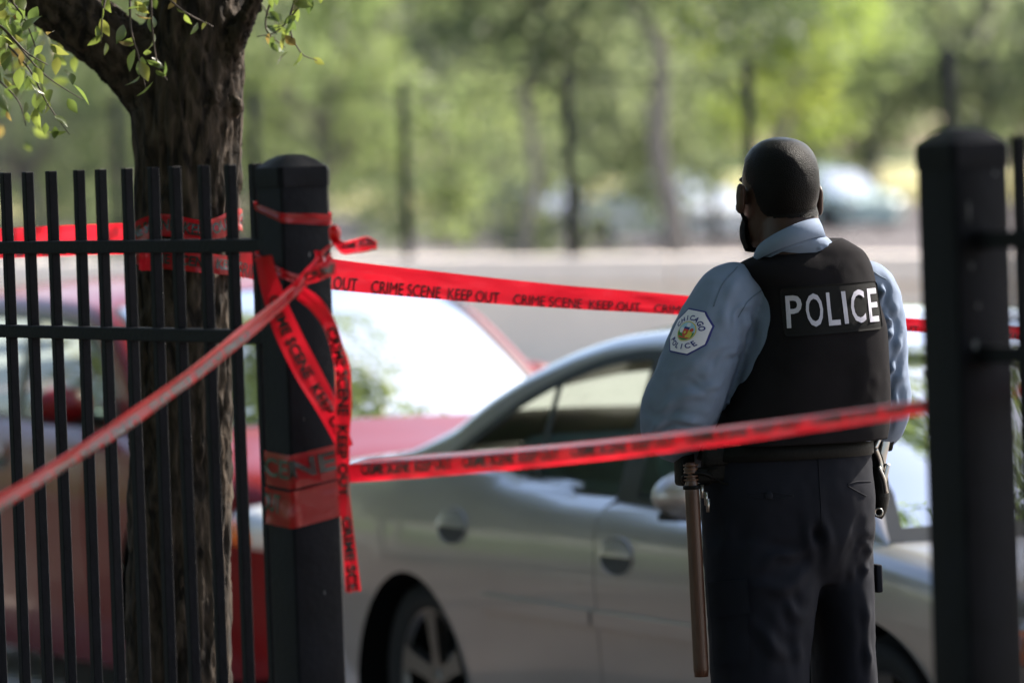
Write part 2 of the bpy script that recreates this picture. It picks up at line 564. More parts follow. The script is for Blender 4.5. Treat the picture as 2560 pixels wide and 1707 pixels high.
# ------------------------------------------------------------------ the setting
STREET_Z = -0.18
TH = math.radians(64)                                   # the street runs to the right and towards the camera
SE = Vector((math.cos(TH), -math.sin(TH), 0)); SN = Vector((math.sin(TH), math.cos(TH), 0))
KERB0 = Vector((-0.35, 17.0, 0)) - SN * 0.42            # a point of the near kerb


def strip(name, a, b, z0, z1, mat, length=260, thick=None):
    """a band along the street between the offsets a and b from the near kerb"""
    V = []
    n = 40
    for i in range(n + 1):
        t = -length + 2 * length * i / n
        for d, z in ((a, z0), (b, z1)):
            p = KERB0 + SE * t + SN * d
            V.append((p.x, p.y, z))
    return obj(name, V, grid_faces(n + 1, 2), mat, smooth=False)


def ground():
    V = [(-900, -900, -0.26), (900, -900, -0.26), (900, 1500, -0.26), (-900, 1500, -0.26)]
    tag(obj('ground', V, [(0, 1, 2, 3)], M['lawn'], smooth=False), kind='structure')
    tag(strip('street', 0.0, 8.0, STREET_Z, STREET_Z, M['asphalt']), kind='structure')
    tag(strip('parkway', -2.2, -0.15, -0.03, -0.035, M['parkway']), kind='structure')
    tag(strip('pavement', -5.2, -2.2, 0.0, 0.0, M['walk']), kind='structure')
    tag(strip('yard', -60, -5.2, -0.01, -0.005, M['lawn']), kind='structure')
    for nm, d0 in (('kerb', -0.15), ('kerb', 8.0)):
        mb = MB()
        mb.box(KERB0 + SN * (d0 + 0.075) + Vector((0, 0, -0.13)), (260, 0.075, 0.1), (SE, SN, Vector((0, 0, 1))))
        tag(mb.obj(nm, M['walk'], smooth=False), kind='structure')
    tag(strip('far_pavement', 8.15, 40, -0.1, -0.1, M['asphalt']), kind='structure')


ground()

# retaining wall along the far side of the street, fence on top
WT = math.radians(57)
WE = Vector((math.cos(WT), -math.sin(WT), 0)); WN = Vector((math.sin(WT), math.cos(WT), 0))
W0 = Vector((0.0, 42.0, 0.0)); UP = Vector((0, 0, 1))
wall = empty('retaining_wall', W0 + WE * 0 + Vector((0, 0, -0.1)), 'long beige concrete retaining wall with paler coping behind the cars', 'wall')
k = 0
for i in range(-9, 9):
    c = W0 + WE * (i * 3.66 + 0.4)
    mb = MB(); mb.bbox(c + WN * 0.15 + UP * 0.33, (1.825, 0.15, 0.47), (WE, WN, UP), 0.008, 1)
    mb.obj('wall_panel', M['concrete'], wall, smooth=False)
    mb = MB(); mb.bbox(c + WN * 0.15 + UP * 0.905, (1.822, 0.19, 0.10), (WE, WN, UP), 0.012, 1)
    mb.obj('coping', M['coping'], wall, smooth=False)
ff = empty('chain_link_fence', W0 + WN * 0.15 + UP * 1.0, 'tall black chain link fence on top of the concrete wall', 'fence')
FB = W0 + WN * 0.15
for i in range(-12, 12):
    t = -4.08 + 2.37 * (i + 0)
    p = FB + WE * t
    mb = MB(); mb.tube([p + UP * 1.0, p + UP * 2.38], 0.04, 10); mb.ball(p + UP * 2.385, 0.045, nu=10, nv=6)
    mb.obj('post', M['far_steel'], ff)
    mb = MB(); mb.tube([p + UP * 2.33, p + WE * 2.37 + UP * 2.33], 0.007, 6)
    mb.obj('tension_wire', M['far_steel'], ff)
    # woven wires of one bay
    V = []; F = []
    h = 1.28; pit = 0.075
    for s in (1, -1):
        x = -h
        while x < 2.37:
            x0, z0, x1, z1 = x, 0.0, x + h, h
            if x0 < 0: z0 = -x0; x0 = 0
            if x1 > 2.37: z1 = h - (x1 - 2.37); x1 = 2.37
            if x1 - x0 > 0.02:
                if s < 0: x0, x1 = 2.37 - x0, 2.37 - x1
                a = p + WE * x0 + UP * (1.04 + z0) - WN * 0.003 * s; b = p + WE * x1 + UP * (1.04 + z1) - WN * 0.003 * s
                d = (b - a).normalized(); q = d.cross(WN) * 0.003
                n = len(V); r = WN * 0.003
                V += [a - q, a + r, a + q, b - q, b + r, b + q]
                F += [(n, n + 1, n + 4, n + 3), (n + 1, n + 2, n + 5, n + 4), (n + 2, n, n + 3, n + 5)]
            x += pit
    obj('mesh_panel', V, F, M['wire'], ff, smooth=False)


# open ground behind the wall, rising far off
TERR = spl([0, 40, 120, 240, 330, 600], [-0.18, -0.16, -0.1, 0.15, 6.0, 32.0])


def terrain_strip(name, d0, d1, mat, lift, n=14):
    V = []
    m = 40
    for i in range(m + 1):
        t = -320 + 640 * i / m
        for j in range(n + 1):
            d = d0 + (d1 - d0) * j / n
            p = W0 + WE * t + WN * d
            V.append((p.x, p.y, float(TERR(d)) + lift))
    return tag(obj(name, V, grid_faces(m + 1, n + 1), mat), kind='structure')


terrain_strip('hillside', 0.31, 600, M['lawn'], -0.16, 200)
terrain_strip('far_road', 0.32, 85, M['far_asphalt'], 0.0, 40)
terrain_strip('far_verge', 85, 240, M['dry_grass'], 0.004, 60)
terrain_strip('bare_lot', 240, 330, M['earth'], 0.002, 60)


def leaf_cloud(r, clumps, per, size, flat=0.75, hang=0.0, stretch=1.0):
    """many small folded leaves spread through clumps; returns verts, faces, tint"""
    C = np.repeat(np.array([c[:3] for c in clumps], float), per, axis=0)
    Rr = np.repeat(np.array([c[3] for c in clumps], float), per)
    n = len(C)
    d = r.normal(size=(n, 3)); d /= np.linalg.norm(d, axis=1)[:, None]
    rad = r.random(n) ** 0.45
    P = C + d * (Rr * rad)[:, None] * np.array([1, 1, flat])
    ax = r.normal(size=(n, 3)); ax[:, 2] -= hang; ax /= np.linalg.norm(ax, axis=1)[:, None]
    nn = r.normal(size=(n, 3)) + np.array([0, 0, 0.8]); sd = np.cross(ax, nn); sd /= np.linalg.norm(sd, axis=1)[:, None]
    up = np.cross(sd, ax)
    s = size * (0.6 + 0.8 * r.random(n))[:, None]
    w = 0.27 * s
    a = P; b = P + ax * s * stretch
    m1 = P + ax * s * 0.45 * stretch + sd * w + up * s * 0.08; m2 = P + ax * s * 0.45 * stretch - sd * w + up * s * 0.08
    V = np.stack([a, m1, b, m2], 1).reshape(-1, 3)
    i = np.arange(n) * 4
    F = np.concatenate([np.stack([i, i + 1, i + 2], 1), np.stack([i, i + 2, i + 3], 1)])
    ct = np.repeat(r.random(len(clumps)), per)
    tint = np.repeat(np.clip(0.6 * ct + 0.4 * r.random(n), 0, 1), 4)
    return V, F, tint


def crown_clumps(r, cx, cy, cz, rx, rz, n, rc):
    out = []
    while len(out) < n:
        d = r.uniform(-1, 1, 3)
        l = np.linalg.norm(d)
        if 0.35 < l < 1:
            out.append((cx + d[0] * rx, cy + d[1] * rx, cz + d[2] * rz, rc * r.uniform(0.6, 1.3)))
    return out


def limb_pts(r, p0, p1, n=6, wob=0.12):
    out = []
    L = (Vector(p1) - Vector(p0)).length
    for i in range(n):
        t = i / (n - 1)
        q = Vector(p0).lerp(Vector(p1), t)
        if 0 < i < n - 1: q += Vector(r.normal(size=3)) * wob * L * 0.25
        q.z += math.sin(t * PI) * L * 0.06
        out.append(q)
    return out


def make_tree(name, label, base, height, trunk_r, crown, leaf, seed, clumps=60, per=150, size=0.13, rc=0.8, limbs=7, cat='tree', group=None, hang=0.2, fork=None):
    """crown = (dx, dy, zc, rx, rz) relative to the trunk's foot"""
    r = np.random.default_rng(seed)
    root = empty(name, base, label, cat, group)
    dx, dy, zc, rx, rz = crown
    mb = MB()
    top = Vector((dx * 0.7, dy * 0.7, zc + rz * 0.3))
    trunk = limb_pts(r, (0, 0, -0.05), top, 8, 0.10)
    mb.tube(trunk, [trunk_r * (1.25 if i == 0 else 1 - 0.11 * i) for i in range(8)], 12)
    z0 = fork if fork else max(0.3, zc - rz) * 0.8
    for i in range(limbs):
        w = 2 * PI * i / limbs + r.uniform(-0.4, 0.4)
        t = r.uniform(0.25, 0.75)
        j = min(6, max(2, int(8 * (z0 + (top.z - z0) * t * 0.7) / max(0.5, top.z))))
        q = Vector((dx + rx * 0.8 * math.cos(w), dy + rx * 0.8 * math.sin(w), zc + rz * r.uniform(-0.5, 0.7)))
        lp = limb_pts(r, trunk[j], q, 6, 0.2)
        mb.tube(lp, [trunk_r * (0.55 - 0.09 * m) for m in range(6)], 8)
    part('trunk', mb.V, mb.F, M['far_bark'], root)
    V, F, T = leaf_cloud(r, crown_clumps(r, dx, dy, zc, rx, rz, clumps, rc), per, size, hang=hang)
    place('crown', np_mesh('crown', V, F, M[leaf], attr=T), root)
    return root


def copy_tree(root, loc, rz, sc, label, group=None):
    c = root.copy(); COL.objects.link(c); c.location = loc; c.rotation_euler = (0, 0, rz); c.scale = (sc, sc, sc)
    c['label'] = label
    if group: c['group'] = group
    for ch in root.children:
        d = ch.copy(); COL.objects.link(d); d.parent = c
    return c


def on_hill(u, depth):
    """foot of something standing on the raised ground, seen at column u"""
    p = UV(u, 360, depth)
    d = (Vector((p.x, p.y, 0)) - W0).dot(WN)
    return Vector((p.x, p.y, float(TERR(d))))


G1 = 'trees growing beyond the chain link fence'
# street tree over the right half: dark canopy hanging into the top of the picture
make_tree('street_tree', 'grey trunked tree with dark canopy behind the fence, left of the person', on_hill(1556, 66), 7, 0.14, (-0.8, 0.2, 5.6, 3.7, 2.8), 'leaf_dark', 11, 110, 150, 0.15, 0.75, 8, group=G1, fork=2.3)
make_tree('slender_tree', 'small tree with thin leaning trunk between the two leftmost clear chain link posts', on_hill(1190, 68), 5, 0.09, (0.6, 0.1, 5.2, 2.5, 2.1), 'leaf_soft', 12, 36, 130, 0.14, 0.6, 6, group=G1, fork=2.0)
make_tree('leafy_tree', 'bright yellow green tree hanging down behind the head of the person', on_hill(1790, 72), 6, 0.12, (0.0, 0.0, 5.0, 1.4, 3.3), 'leaf_lime', 13, 44, 150, 0.14, 0.5, 6, group=G1, fork=1.6)
TA = make_tree('leafy_tree', 'broad soft green tree filling the gap left of the near trunk', on_hill(120, 78), 8, 0.10, (0, 0, 4.2, 4.2, 4.0), 'leaf_soft', 14, 95, 150, 0.17, 0.85, 8, group=G1)
TB = make_tree('leafy_tree', 'full yellow green tree just right of the near trunk', on_hill(760, 76), 8, 0.09, (0, 0, 4.3, 3.4, 3.6), 'leaf_mid', 15, 95, 150, 0.16, 0.75, 8, group=G1)
copy_tree(TA, on_hill(1010, 90) + Vector((0, 0, 0.6)), 1.3, 1.1, 'mid green tree standing between the two left fence posts', G1)
copy_tree(TB, on_hill(420, 84), 2.1, 1.0, 'green tree mostly hidden behind the near trunk', G1)
copy_tree(TA, on_hill(1330, 104), 3.0, 1.2, 'soft green tree far behind the slender trunk', G1)
copy_tree(TB, on_hill(1640, 112), 4.2, 1.2, 'leafy tree far behind the grey trunked tree', G1)
TC = make_tree('distant_tree', 'hazy grey green tree on the rise left of the right gate post', on_hill(2010, 150), 9, 0.2, (0, 0, 5.4, 4.6, 3.4), 'leaf_soft', 16, 70, 150, 0.3, 1.3, 8, group=G1)
copy_tree(TC, on_hill(2260, 140), 1.0, 1.0, 'hazy grey green tree on the rise behind the right gate post', G1)
for i, (u, dep, sc, lb) in enumerate(((-60, 110, 1.2, 'tall distant tree at the far left edge'), (560, 120, 1.25, 'tall distant tree above the left gate post'),
                                      (1150, 150, 1.5, 'tall distant tree above the second chain link post'), (1500, 170, 1.6, 'tall distant tree above the dark canopy'),
                                      (1850, 190, 1.7, 'tall distant tree above the head of the person'), (2180, 200, 1.8, 'tall distant tree above the lone right fence post'),
                                      (2450, 190, 1.7, 'tall distant tree beyond the right edge'))):
    copy_tree(TC, on_hill(u, dep), 0.7 * i, sc, lb, G1)
TD = make_tree('distant_tree', 'large tree on the skyline at the left', on_hill(300, 210), 12, 0.3, (0, 0, 8.0, 9, 6.5), 'leaf_mid', 17, 120, 150, 0.55, 2.2, 8, group=G1)
for i, (u, dep, lb) in enumerate(((900, 230, 'large tree on the skyline left of the middle'), (1450, 240, 'large tree on the skyline in the middle'),
                                  (2000, 250, 'large pale tree on the skyline right of the person'), (2500, 240, 'large tree on the skyline at the right'))):
    copy_tree(TD, on_hill(u, dep), 1.1 * i, 1.0, lb, G1)

# street trees mirrored in the car glass, then unseen ones added to block light
G2 = 'street trees over the parked cars'
ST = make_tree('street_tree', 'full street tree hidden behind the near trunk', Vector((-1.76, 25.8, STREET_Z)), 11, 0.09, (0.3, -0.6, 9.2, 3.0, 3.3), 'leaf_mid', 21, 130, 180, 0.13, 0.8, 9, group=G2)
make_tree('street_tree', 'tall street tree beyond the right edge across the street', Vector((5.0, 24.6, -0.1)), 17, 0.2, (-0.5, -0.4, 13.8, 4.2, 3.8), 'leaf_mid', 23, 150, 150, 0.16, 0.8, 9, group=G2)
for i, (x, y, s, lb) in enumerate(((-6.5, 6.0, 1.0, 'unseen tree added left of the gate to block sky light'), (-4.5, -3.0, 1.0, 'unseen tree added behind the camera on the left to block sky light'),
                                   (-2.0, -9.0, 1.25, 'unseen tree added behind the camera to block sky light'), (-11.0, 1.5, 1.1, 'unseen tree added farther left to block sky light'), (-9.5, -7.0, 1.3, 'unseen tree added far behind on the left to block sky light'),
                                   (-15.0, -3.0, 1.4, 'unseen tall tree added at the far left of the yard to block sky light'), (-16.0, 9.0, 1.3, 'unseen tall tree added by the kerb far to the left to block sky light'), (4.5, -7.0, 1.2, 'unseen tree added behind the camera on the right to block sky light'))):
    copy_tree(ST, (x, y, -4.0 * s), 1.3 * i + 0.5, s * 1.1, lb, G2)  # added out of view to cut sky light and darken car reflections
SH = make_tree('street_tree', 'unseen dense tree added right of the gate for shade', Vector((5.2, 7.2, 0)), 9, 0.12, (0, 0, 6.2, 2.3, 2.1), 'leaf_mid', 22, 110, 170, 0.12, 0.6, 9, group=G2)  # this tree and its copies are an unseen canopy added to shade the foreground
copy_tree(SH, (3.0, 3.0, 0), 1.0, 1.0, 'unseen dense tree added close beside the camera on the right for shade', G2)
copy_tree(SH, (9.0, 5.0, 0), 2.0, 1.2, 'unseen dense tree added far right of the gate for shade', G2)
copy_tree(SH, (-2.2, 4.0, 0), 3.0, 1.0, 'unseen dense tree added close beside the camera on the left for shade', G2)
copy_tree(SH, (1.9, 5.6, 0), 4.0, 1.0, 'unseen dense tree added just outside the right edge for shade', G2)
copy_tree(SH, (-2.1, 7.6, 0), 5.0, 1.0, 'unseen dense tree added just outside the left edge for shade', G2)
copy_tree(SH, (-5.0, 10.0, 0), 5.5, 1.1, 'unseen dense tree added by the fence beyond the left edge for shade', G2)
copy_tree(SH, (0.2, -2.5, 0), 2.5, 1.2, 'unseen dense tree added right behind the camera for shade', G2)
for i, (x, y, sc, lb) in enumerate(((-5.2, 21.5, 1.0, 'unseen low tree added behind the red car to darken the car reflections'), (-9.0, 24.5, 1.2, 'second unseen low tree added up the near side to darken the car reflections'),
                                    (-14.5, 31.0, 1.5, 'third unseen low tree added up the near side to darken the car reflections'), (-9.5, 18.0, 1.2, 'unseen low tree added left of the red car to darken the car reflections'), (-13.0, 23.0, 1.5, 'unseen tall tree added left of the red car to darken the car reflections'), (-20.0, 34.0, 2.0, 'unseen tall tree added far up the near side to darken the car reflections'))):
    copy_tree(SH, (x, y, -3.2 * sc), 0.9 * i, sc, lb, G2)  # sunk, unseen trees added so the car sides mirror something dark
hr = np.random.default_rng(55)
hedge = empty('hedge', KERB0 - SN * 6.5 - SE * 14, 'unseen green hedge added beyond the left edge to darken the car reflections', 'hedge')  # unseen, added to darken what both car sides reflect
cl = []
for i in range(150):
    p = -SE * hr.uniform(-10, 26) + SN * hr.uniform(-0.4, 0.4)
    cl.append((p.x, p.y, hr.uniform(0.3, 2.3), 0.5))
Vh, Fh, Th = leaf_cloud(hr, cl, 130, 0.09)
place('foliage', np_mesh('foliage', Vh, Fh, M['leaf_mid'], attr=Th), hedge)
make_tree('street_tree', 'unseen small dense tree added beyond the right edge to shade the gate tape', Vector((5.0, 12.5, -0.05)), 8, 0.08, (0, 0, 6.2, 1.55, 1.6), 'leaf_mid', 24, 60, 150, 0.10, 0.5, 7, group=G2)  # added out of view so its crown shades the gate tape and posts


# ------------------------------------------------------------------ the near steel fence and its gate posts
FT = math.radians(60)
FE = Vector((math.cos(FT), -math.sin(FT), 0)); FN = Vector((math.sin(FT), math.cos(FT), 0))
LP = UV(676, 560, 10.0); LP.z = 0
RP = UV(2216, 560, 8.12); RP.z = 0
POST_H = 1.755


def gate_post(base, parent, seed):
    ax = (FE, FN, UP)
    mb = MB()
    mb.bbox(base + UP * (POST_H / 2), (0.050, 0.050, POST_H / 2), ax, 0.006, 3)
    po = mb.obj('post', M['fence'], parent, sharp=40)
    mb = MB()
    # cap: skirt and low hipped top
    rings = []
    for z, h in ((POST_H - 0.030, 0.0535), (POST_H - 0.004, 0.0545), (POST_H + 0.006, 0.0525), (POST_H + 0.020, 0.035), (POST_H + 0.028, 0.020), (POST_H + 0.030, 0.004)):
        ring = []
        for sx, sy in ((-1, -1), (1, -1), (1, 1), (-1, 1)):
            c = 0.16 * h
            for q in ((sx, sy * (1 - 0.16)), (sx * (1 - 0.16), sy)) if sx * sy > 0 else ((sx * (1 - 0.16), sy), (sx, sy * (1 - 0.16))):
                ring.append(base + FE * (q[0] * h) + FN * (q[1] * h) + UP * z)
        rings.append(ring)
    V, F = loft(rings)
    mb.add(V, F)
    cap = mb.obj('cap', M['fence'], po, sharp=35)
    return po


def fence_run(base, sign, n, label):
    root = empty('steel_fence', base, label, 'fence', 'black steel fence runs either side of the gate')
    gate_post(base, root, 1)
    end = base + FE * (sign * (0.137 + 0.111 * n))
    for z, h in ((1.6175, 0.0127), (1.4475, 0.0127), (0.16, 0.0127)):
        a = base + FE * (sign * 0.05); c = (a + end) / 2
        mb = MB(); mb.bbox(c + UP * z, ((end - a).length / 2, 0.0175, h), (FE, FN, UP), 0.002, 1)
        mb.obj('rail', M['fence'], root, smooth=False)
    mb = MB(); mb.bbox(UP * 0.92, (0.0095, 0.0095, 0.85), (FE, FN, UP), 0.0015, 1)
    me = raw_mesh('picket', mb.V, mb.F, M['fence'], False)
    for k in range(n):
        p = base + FE * (sign * (0.137 + 0.111 * k))
        o = place('picket', me, root, p - base)
        o.rotation_euler = (random.uniform(-0.003, 0.003), random.uniform(-0.003, 0.003), random.uniform(-0.05, 0.05))
    end_c = end + FE * (sign * 0.05)
    gate_post(end_c, root, 2)
    return root


fence_l = fence_run(LP, -1, 22, 'black picket fence on the left ending in a post wound with red tape')
fence_r = fence_run(RP, 1, 20, 'black picket fence at the right edge ending in a bare thick post')
# scuffs on the posts: paint worn through
def scuff(parent, base, face, du, z, w, h):
    ax = FE if face == 'end' else -FN
    sd = FN if face == 'end' else FE
    V = []
    n = 9
    for k in range(n):
        a = 2 * PI * k / n
        rr = random.uniform(0.6, 1.1)
        V.append(base + ax * 0.0504 + sd * (du + w * rr * math.cos(a)) + UP * (z + h * rr * math.sin(a)))
    obj('paint_scuff', V, [tuple(range(n))], M['scuff'], parent, smooth=False)


lpost = [c for c in fence_l.children if c.name.startswith('post')][0]
rpost = [c for c in fence_r.children if c.name.startswith('post')][0]
for du, z, w, h in ((0.004, 1.60, 0.002, 0.007), (0.008, 1.21, 0.0025, 0.005), (-0.02, 1.30, 0.001, 0.004), (0.01, 0.98, 0.0015, 0.004)):
    scuff(lpost, LP, 'end', du, z, w, h)
for du, z, w, h in ((0.024, 1.715, 0.003, 0.004), (-0.022, 1.46, 0.0045, 0.010), (-0.014, 1.52, 0.002, 0.004), (-0.024, 1.58, 0.0016, 0.006), (-0.026, 1.66, 0.0012, 0.02)):
    scuff(rpost, RP, 'end', du, z, w, h)

# ------------------------------------------------------------------ the near tree
TZ = 12.6
TB0 = UV(410, 1100, TZ); TB0.z = 0
tree = empty('forked_tree', TB0, 'dark rough barked tree with forked trunk right behind the left fence', 'tree')
S = 12496.0 / TZ                                        # px of the 2352 px copy per metre at the tree


def tr(u, v, w, dz=0.0):
    return UV(u, v, TZ + dz), w / 2 / S


trunk_pts = [(TB0 + Vector((-0.01, 0, -0.1)), 0.20), (TB0 + Vector((-0.005, 0, 0.12)), 0.155)]
for u, v, w in ((410, 1568, 246), (412, 1250, 240), (416, 1000, 240), (420, 750, 240), (428, 560, 240), (431, 400, 247), (430, 280, 258), (437, 180, 250), (447, 90, 232), (455, 0, 225)):
    trunk_pts.append(tr(u, v, w))
up_pts = [(UV(470, -120, TZ + 0.02), 0.095), (UV(500, -420, TZ + 0.1), 0.085), (UV(440, -900, TZ + 0.3), 0.07), (UV(520, -1600, TZ + 0.5), 0.05), (UV(480, -2600, TZ + 0.7), 0.025)]
limb = [tr(400, 300, 130), tr(345, 195, 150), tr(265, 108, 150), tr(180, 42, 152), tr(100, -25, 150), tr(0, -105, 140), tr(-300, -330, 120, 0.1), tr(-800, -700, 90, 0.2), tr(-1400, -1300, 60, 0.2)]
stub = [tr(520, 150, 60, -0.06), tr(548, 80, 55, -0.08), tr(580, 10, 46, -0.10), tr(600, -40, 44, -0.11)]
P3 = curve3([p for p, r in trunk_pts + up_pts], 70); R3 = lerpl([r for p, r in trunk_pts + up_pts], 70)
# radii follow the listed points
acc = [0]
allp = trunk_pts + up_pts
for i in range(1, len(allp)): acc.append(acc[-1] + (allp[i][0] - allp[i - 1][0]).length)
R3 = [float(np.interp(acc[-1] * k / 69, acc, [r for p, r in allp])) for k in range(70)]
parts = [tube(P3, R3, 32)]
L3 = curve3([p for p, r in limb], 40)
acc = [0]
for i in range(1, len(limb)): acc.append(acc[-1] + (limb[i][0] - limb[i - 1][0]).length)
parts.append(tube(L3, [float(np.interp(acc[-1] * k / 39, acc, [r for p, r in limb])) for k in range(40)], 24))
parts.append(tube(curve3([p for p, r in stub], 10), lerpl([r for p, r in stub], 10), 16))
parts.append(ball(UV(545, 245, TZ - 0.07), (0.02, 0.02, 0.022)))
parts.append(ball(UV(487, 225, TZ - 0.105), (0.024, 0.02, 0.028)))
V, N, F = voxel(parts, 0.008, 6)
# bark: long ridges that run up the stem, broken into plates
for i in range(len(V)):
    p = Vector(V[i]); nrm = Vector(N[i])
    ang = math.atan2(nrm.y, nrm.x)
    q = Vector((math.cos(ang) * 2.6, math.sin(ang) * 2.6, p.z * 2.2))
    a = noise.noise(q * 3.0 + Vector((0, 0, 3 * noise.noise(q * 0.7))))
    b = noise.noise(Vector((math.cos(ang) * 7, math.sin(ang) * 7, p.z * 7.5)))
    c = noise.noise(Vector((p.x * 60, p.y * 60, p.z * 22)))
    ridge = 1 - min(1, abs(a) * 4.2)
    V[i] = V[i] + N[i] * (-0.008 * ridge + 0.006 * b + 0.005 * c - 0.006 * max(0, noise.noise(Vector((ang * 3.1, p.z * 15, 4.0))) - 0.25))
obj('trunk', V, F, M['bark'], tree)

# canopy over the street and gate
clumps = []
r4 = np.random.default_rng(44)
while len(clumps) < 260:
    d = r4.uniform(-1, 1, 3)
    if np.linalg.norm(d) < 1:
        x, y, z = TB0.x - 0.9 + d[0] * 3.3, TB0.y - 1.6 + d[1] * 4.4, 4.4 + d[2] * 1.9
        if z > 2.75: clumps.append((x, y, z, r4.uniform(0.28, 0.55)))
for i in range(26):  # extra unseen leaf clumps, added to shade the trunk
    clumps.append((r4.uniform(-0.6, 0.45), r4.uniform(12.9, 14.6), r4.uniform(2.95, 5.0), r4.uniform(0.3, 0.5)))
Vc, Fc, Tc = leaf_cloud(r4, clumps, 110, 0.075, hang=0.4)
Vc = Vc - np.array(TB0)
place('crown', np_mesh('crown', Vc, Fc, M['leaf_near'], attr=Tc), tree)
mb = MB()
for i in range(26):
    c = clumps[i * 5]
    a = P3[42 + (i * 5) % 26] if i % 2 else L3[18 + (i * 3) % 20]
    mb.tube(limb_pts(r4, a, c[:3], 6, 0.2), [0.022, 0.018, 0.014, 0.011, 0.008, 0.005], 6)
mb.obj('branch', M['twig'], tree)


def leaf_mesh(seed):
    """one leaf: pointed oval folded along the midrib, drooping tip"""
    r = np.random.default_rng(seed)
    V = []; F = []
    n = 7
    wd = [0.02, 0.30, 0.46, 0.48, 0.38, 0.20, 0.0]
    curl = r.uniform(0.1, 0.5); tw = r.uniform(-0.5, 0.5)
    for i in range(n):
        t = i / (n - 1)
        z = -curl * 0.5 * t * t
        for s in (-1, 0, 1):
            y = s * wd[i] * 0.55; zz = z + abs(s) * wd[i] * 0.16
            a = tw * t
            V.append((t, y * math.cos(a) - zz * math.sin(a), y * math.sin(a) + zz))
    for i in range(n - 1):
        for j in range(2):
            F.append((i * 3 + j, (i + 1) * 3 + j, (i + 1) * 3 + j + 1, i * 3 + j + 1))
    return V, F


LEAF = []
for s in range(9):
    V, F = leaf_mesh(100 + s)
    me = raw_mesh('leaf', V, F, M['leaf_near'])
    a = me.attributes.new('tint', 'FLOAT', 'POINT')
    a.data.foreach_set('value', np.full(len(V), (0.05, 0.2, 0.3, 0.4, 0.5, 0.6, 0.66, 0.75, 0.95)[s], dtype=np.float32))
    LEAF.append(me)


def sprig(pts, n, size, spread, seed):
    """a hanging twig with single leaves"""
    r = np.random.default_rng(seed)
    P = curve3(pts, 24)
    V, F = tube(P, [0.0035 * (1 - 0.7 * i / 23) for i in range(24)], 6)
    tw = obj('twig', V, F, M['twig'], tree)
    for k in range(n):
        t = (k + 0.7) / n
        i = min(23, int(t * 23))
        p = P[i] + Vector(r.normal(size=3)) * spread * 0.35
        d = Vector(r.normal(size=3)) * 0.65; d.z -= 0.75; d.y *= 0.6; d.normalize()
        nrm = Vector(r.normal(size=3)); nrm.y -= 0.8
        y = nrm.cross(d).normalized(); z = d.cross(y)
        s = size * r.uniform(0.55, 1.15)
        o = place('leaf', LEAF[int(r.integers(0, 9))], tw)
        o.matrix_local = Matrix(((d.x * s, y.x * s, z.x * s, p.x - TB0.x), (d.y * s, y.y * s, z.y * s, p.y - TB0.y), (d.z * s, y.z * s, z.z * s, p.z - TB0.z), (0, 0, 0, 1)))


sprig([UV(255, -60, 12.25), UV(236, 30, 12.2), UV(232, 100, 12.2)], 9, 0.045, 0.03, 1)
sprig([UV(300, -60, 12.2), UV(300, 60, 12.15), UV(318, 130, 12.15), UV(335, 205, 12.15)], 14, 0.046, 0.025, 2)
sprig([UV(345, -30, 12.2), UV(350, 70, 12.2), UV(362, 150, 12.2), UV(385, 185, 12.2)], 11, 0.042, 0.02, 3)
sprig([UV(360, -30, 12.2), UV(420, 25, 12.25), UV(490, 62, 12.3)], 6, 0.036, 0.02, 4)
sprig([UV(760, -70, 12.3), UV(700, 0, 12.3), UV(640, 70, 12.3), UV(590, 85, 12.3)], 11, 0.036, 0.03, 5)
sprig([UV(700, -60, 12.25), UV(665, 50, 12.25), UV(690, 120, 12.25), UV(728, 140, 12.25)], 14, 0.042, 0.03, 6)
sprig([UV(640, -50, 12.4), UV(610, 60, 12.4), UV(655, 110, 12.4)], 9, 0.034, 0.03, 7)
sprig([UV(-40, -60, 12.0), UV(40, 20, 11.95), UV(75, 90, 11.95), UV(95, 170, 11.95)], 20, 0.05, 0.07, 8)
sprig([UV(-60, 0, 12.0), UV(20, 80, 11.9), UV(100, 170, 11.9), UV(190, 230, 11.9)], 20, 0.05, 0.06, 9)
sprig([UV(-30, 60, 12.0), UV(60, 150, 11.9), UV(110, 240, 11.9), UV(160, 310, 11.9)], 16, 0.052, 0.05, 10)
sprig([UV(-60, 40, 13.2), UV(20, 120, 13.2), UV(30, 220, 13.2)], 16, 0.045, 0.09, 11)
sprig([UV(-20, -30, 13.3), UV(90, 40, 13.3), UV(130, 110, 13.3)], 16, 0.045, 0.09, 12)
sprig([UV(120, -60, 13.0), UV(160, 60, 13.0), UV(140, 150, 13.0)], 14, 0.04, 0.08, 13)

sprig([UV(-60, -40, 14.6), UV(40, 30, 14.6), UV(60, 130, 14.6), UV(50, 230, 14.6)], 26, 0.05, 0.16, 14)
sprig([UV(-60, 90, 15.2), UV(10, 160, 15.2), UV(60, 260, 15.2)], 20, 0.05, 0.16, 15)
sprig([UV(60, -60, 14.4), UV(120, 30, 14.4), UV(90, 110, 14.4)], 20, 0.045, 0.14, 16)

sprig([UV(-80, 20, 11.6), UV(0, 60, 11.6), UV(60, 120, 11.6), UV(110, 150, 11.6)], 22, 0.046, 0.10, 17)
sprig([UV(-80, -60, 12.8), UV(0, 0, 12.8), UV(80, 60, 12.8), UV(60, 150, 12.8)], 26, 0.046, 0.12, 18)
sprig([UV(-80, 120, 12.2), UV(-20, 170, 12.2), UV(40, 230, 12.2), UV(60, 290, 12.2)], 18, 0.046, 0.09, 19)
sprig([UV(560, -60, 12.9), UV(600, 10, 12.9), UV(640, 60, 12.9)], 14, 0.036, 0.07, 20)

# ------------------------------------------------------------------ barrier tape
WORDS = 'CRIME SCENE  KEEP OUT'


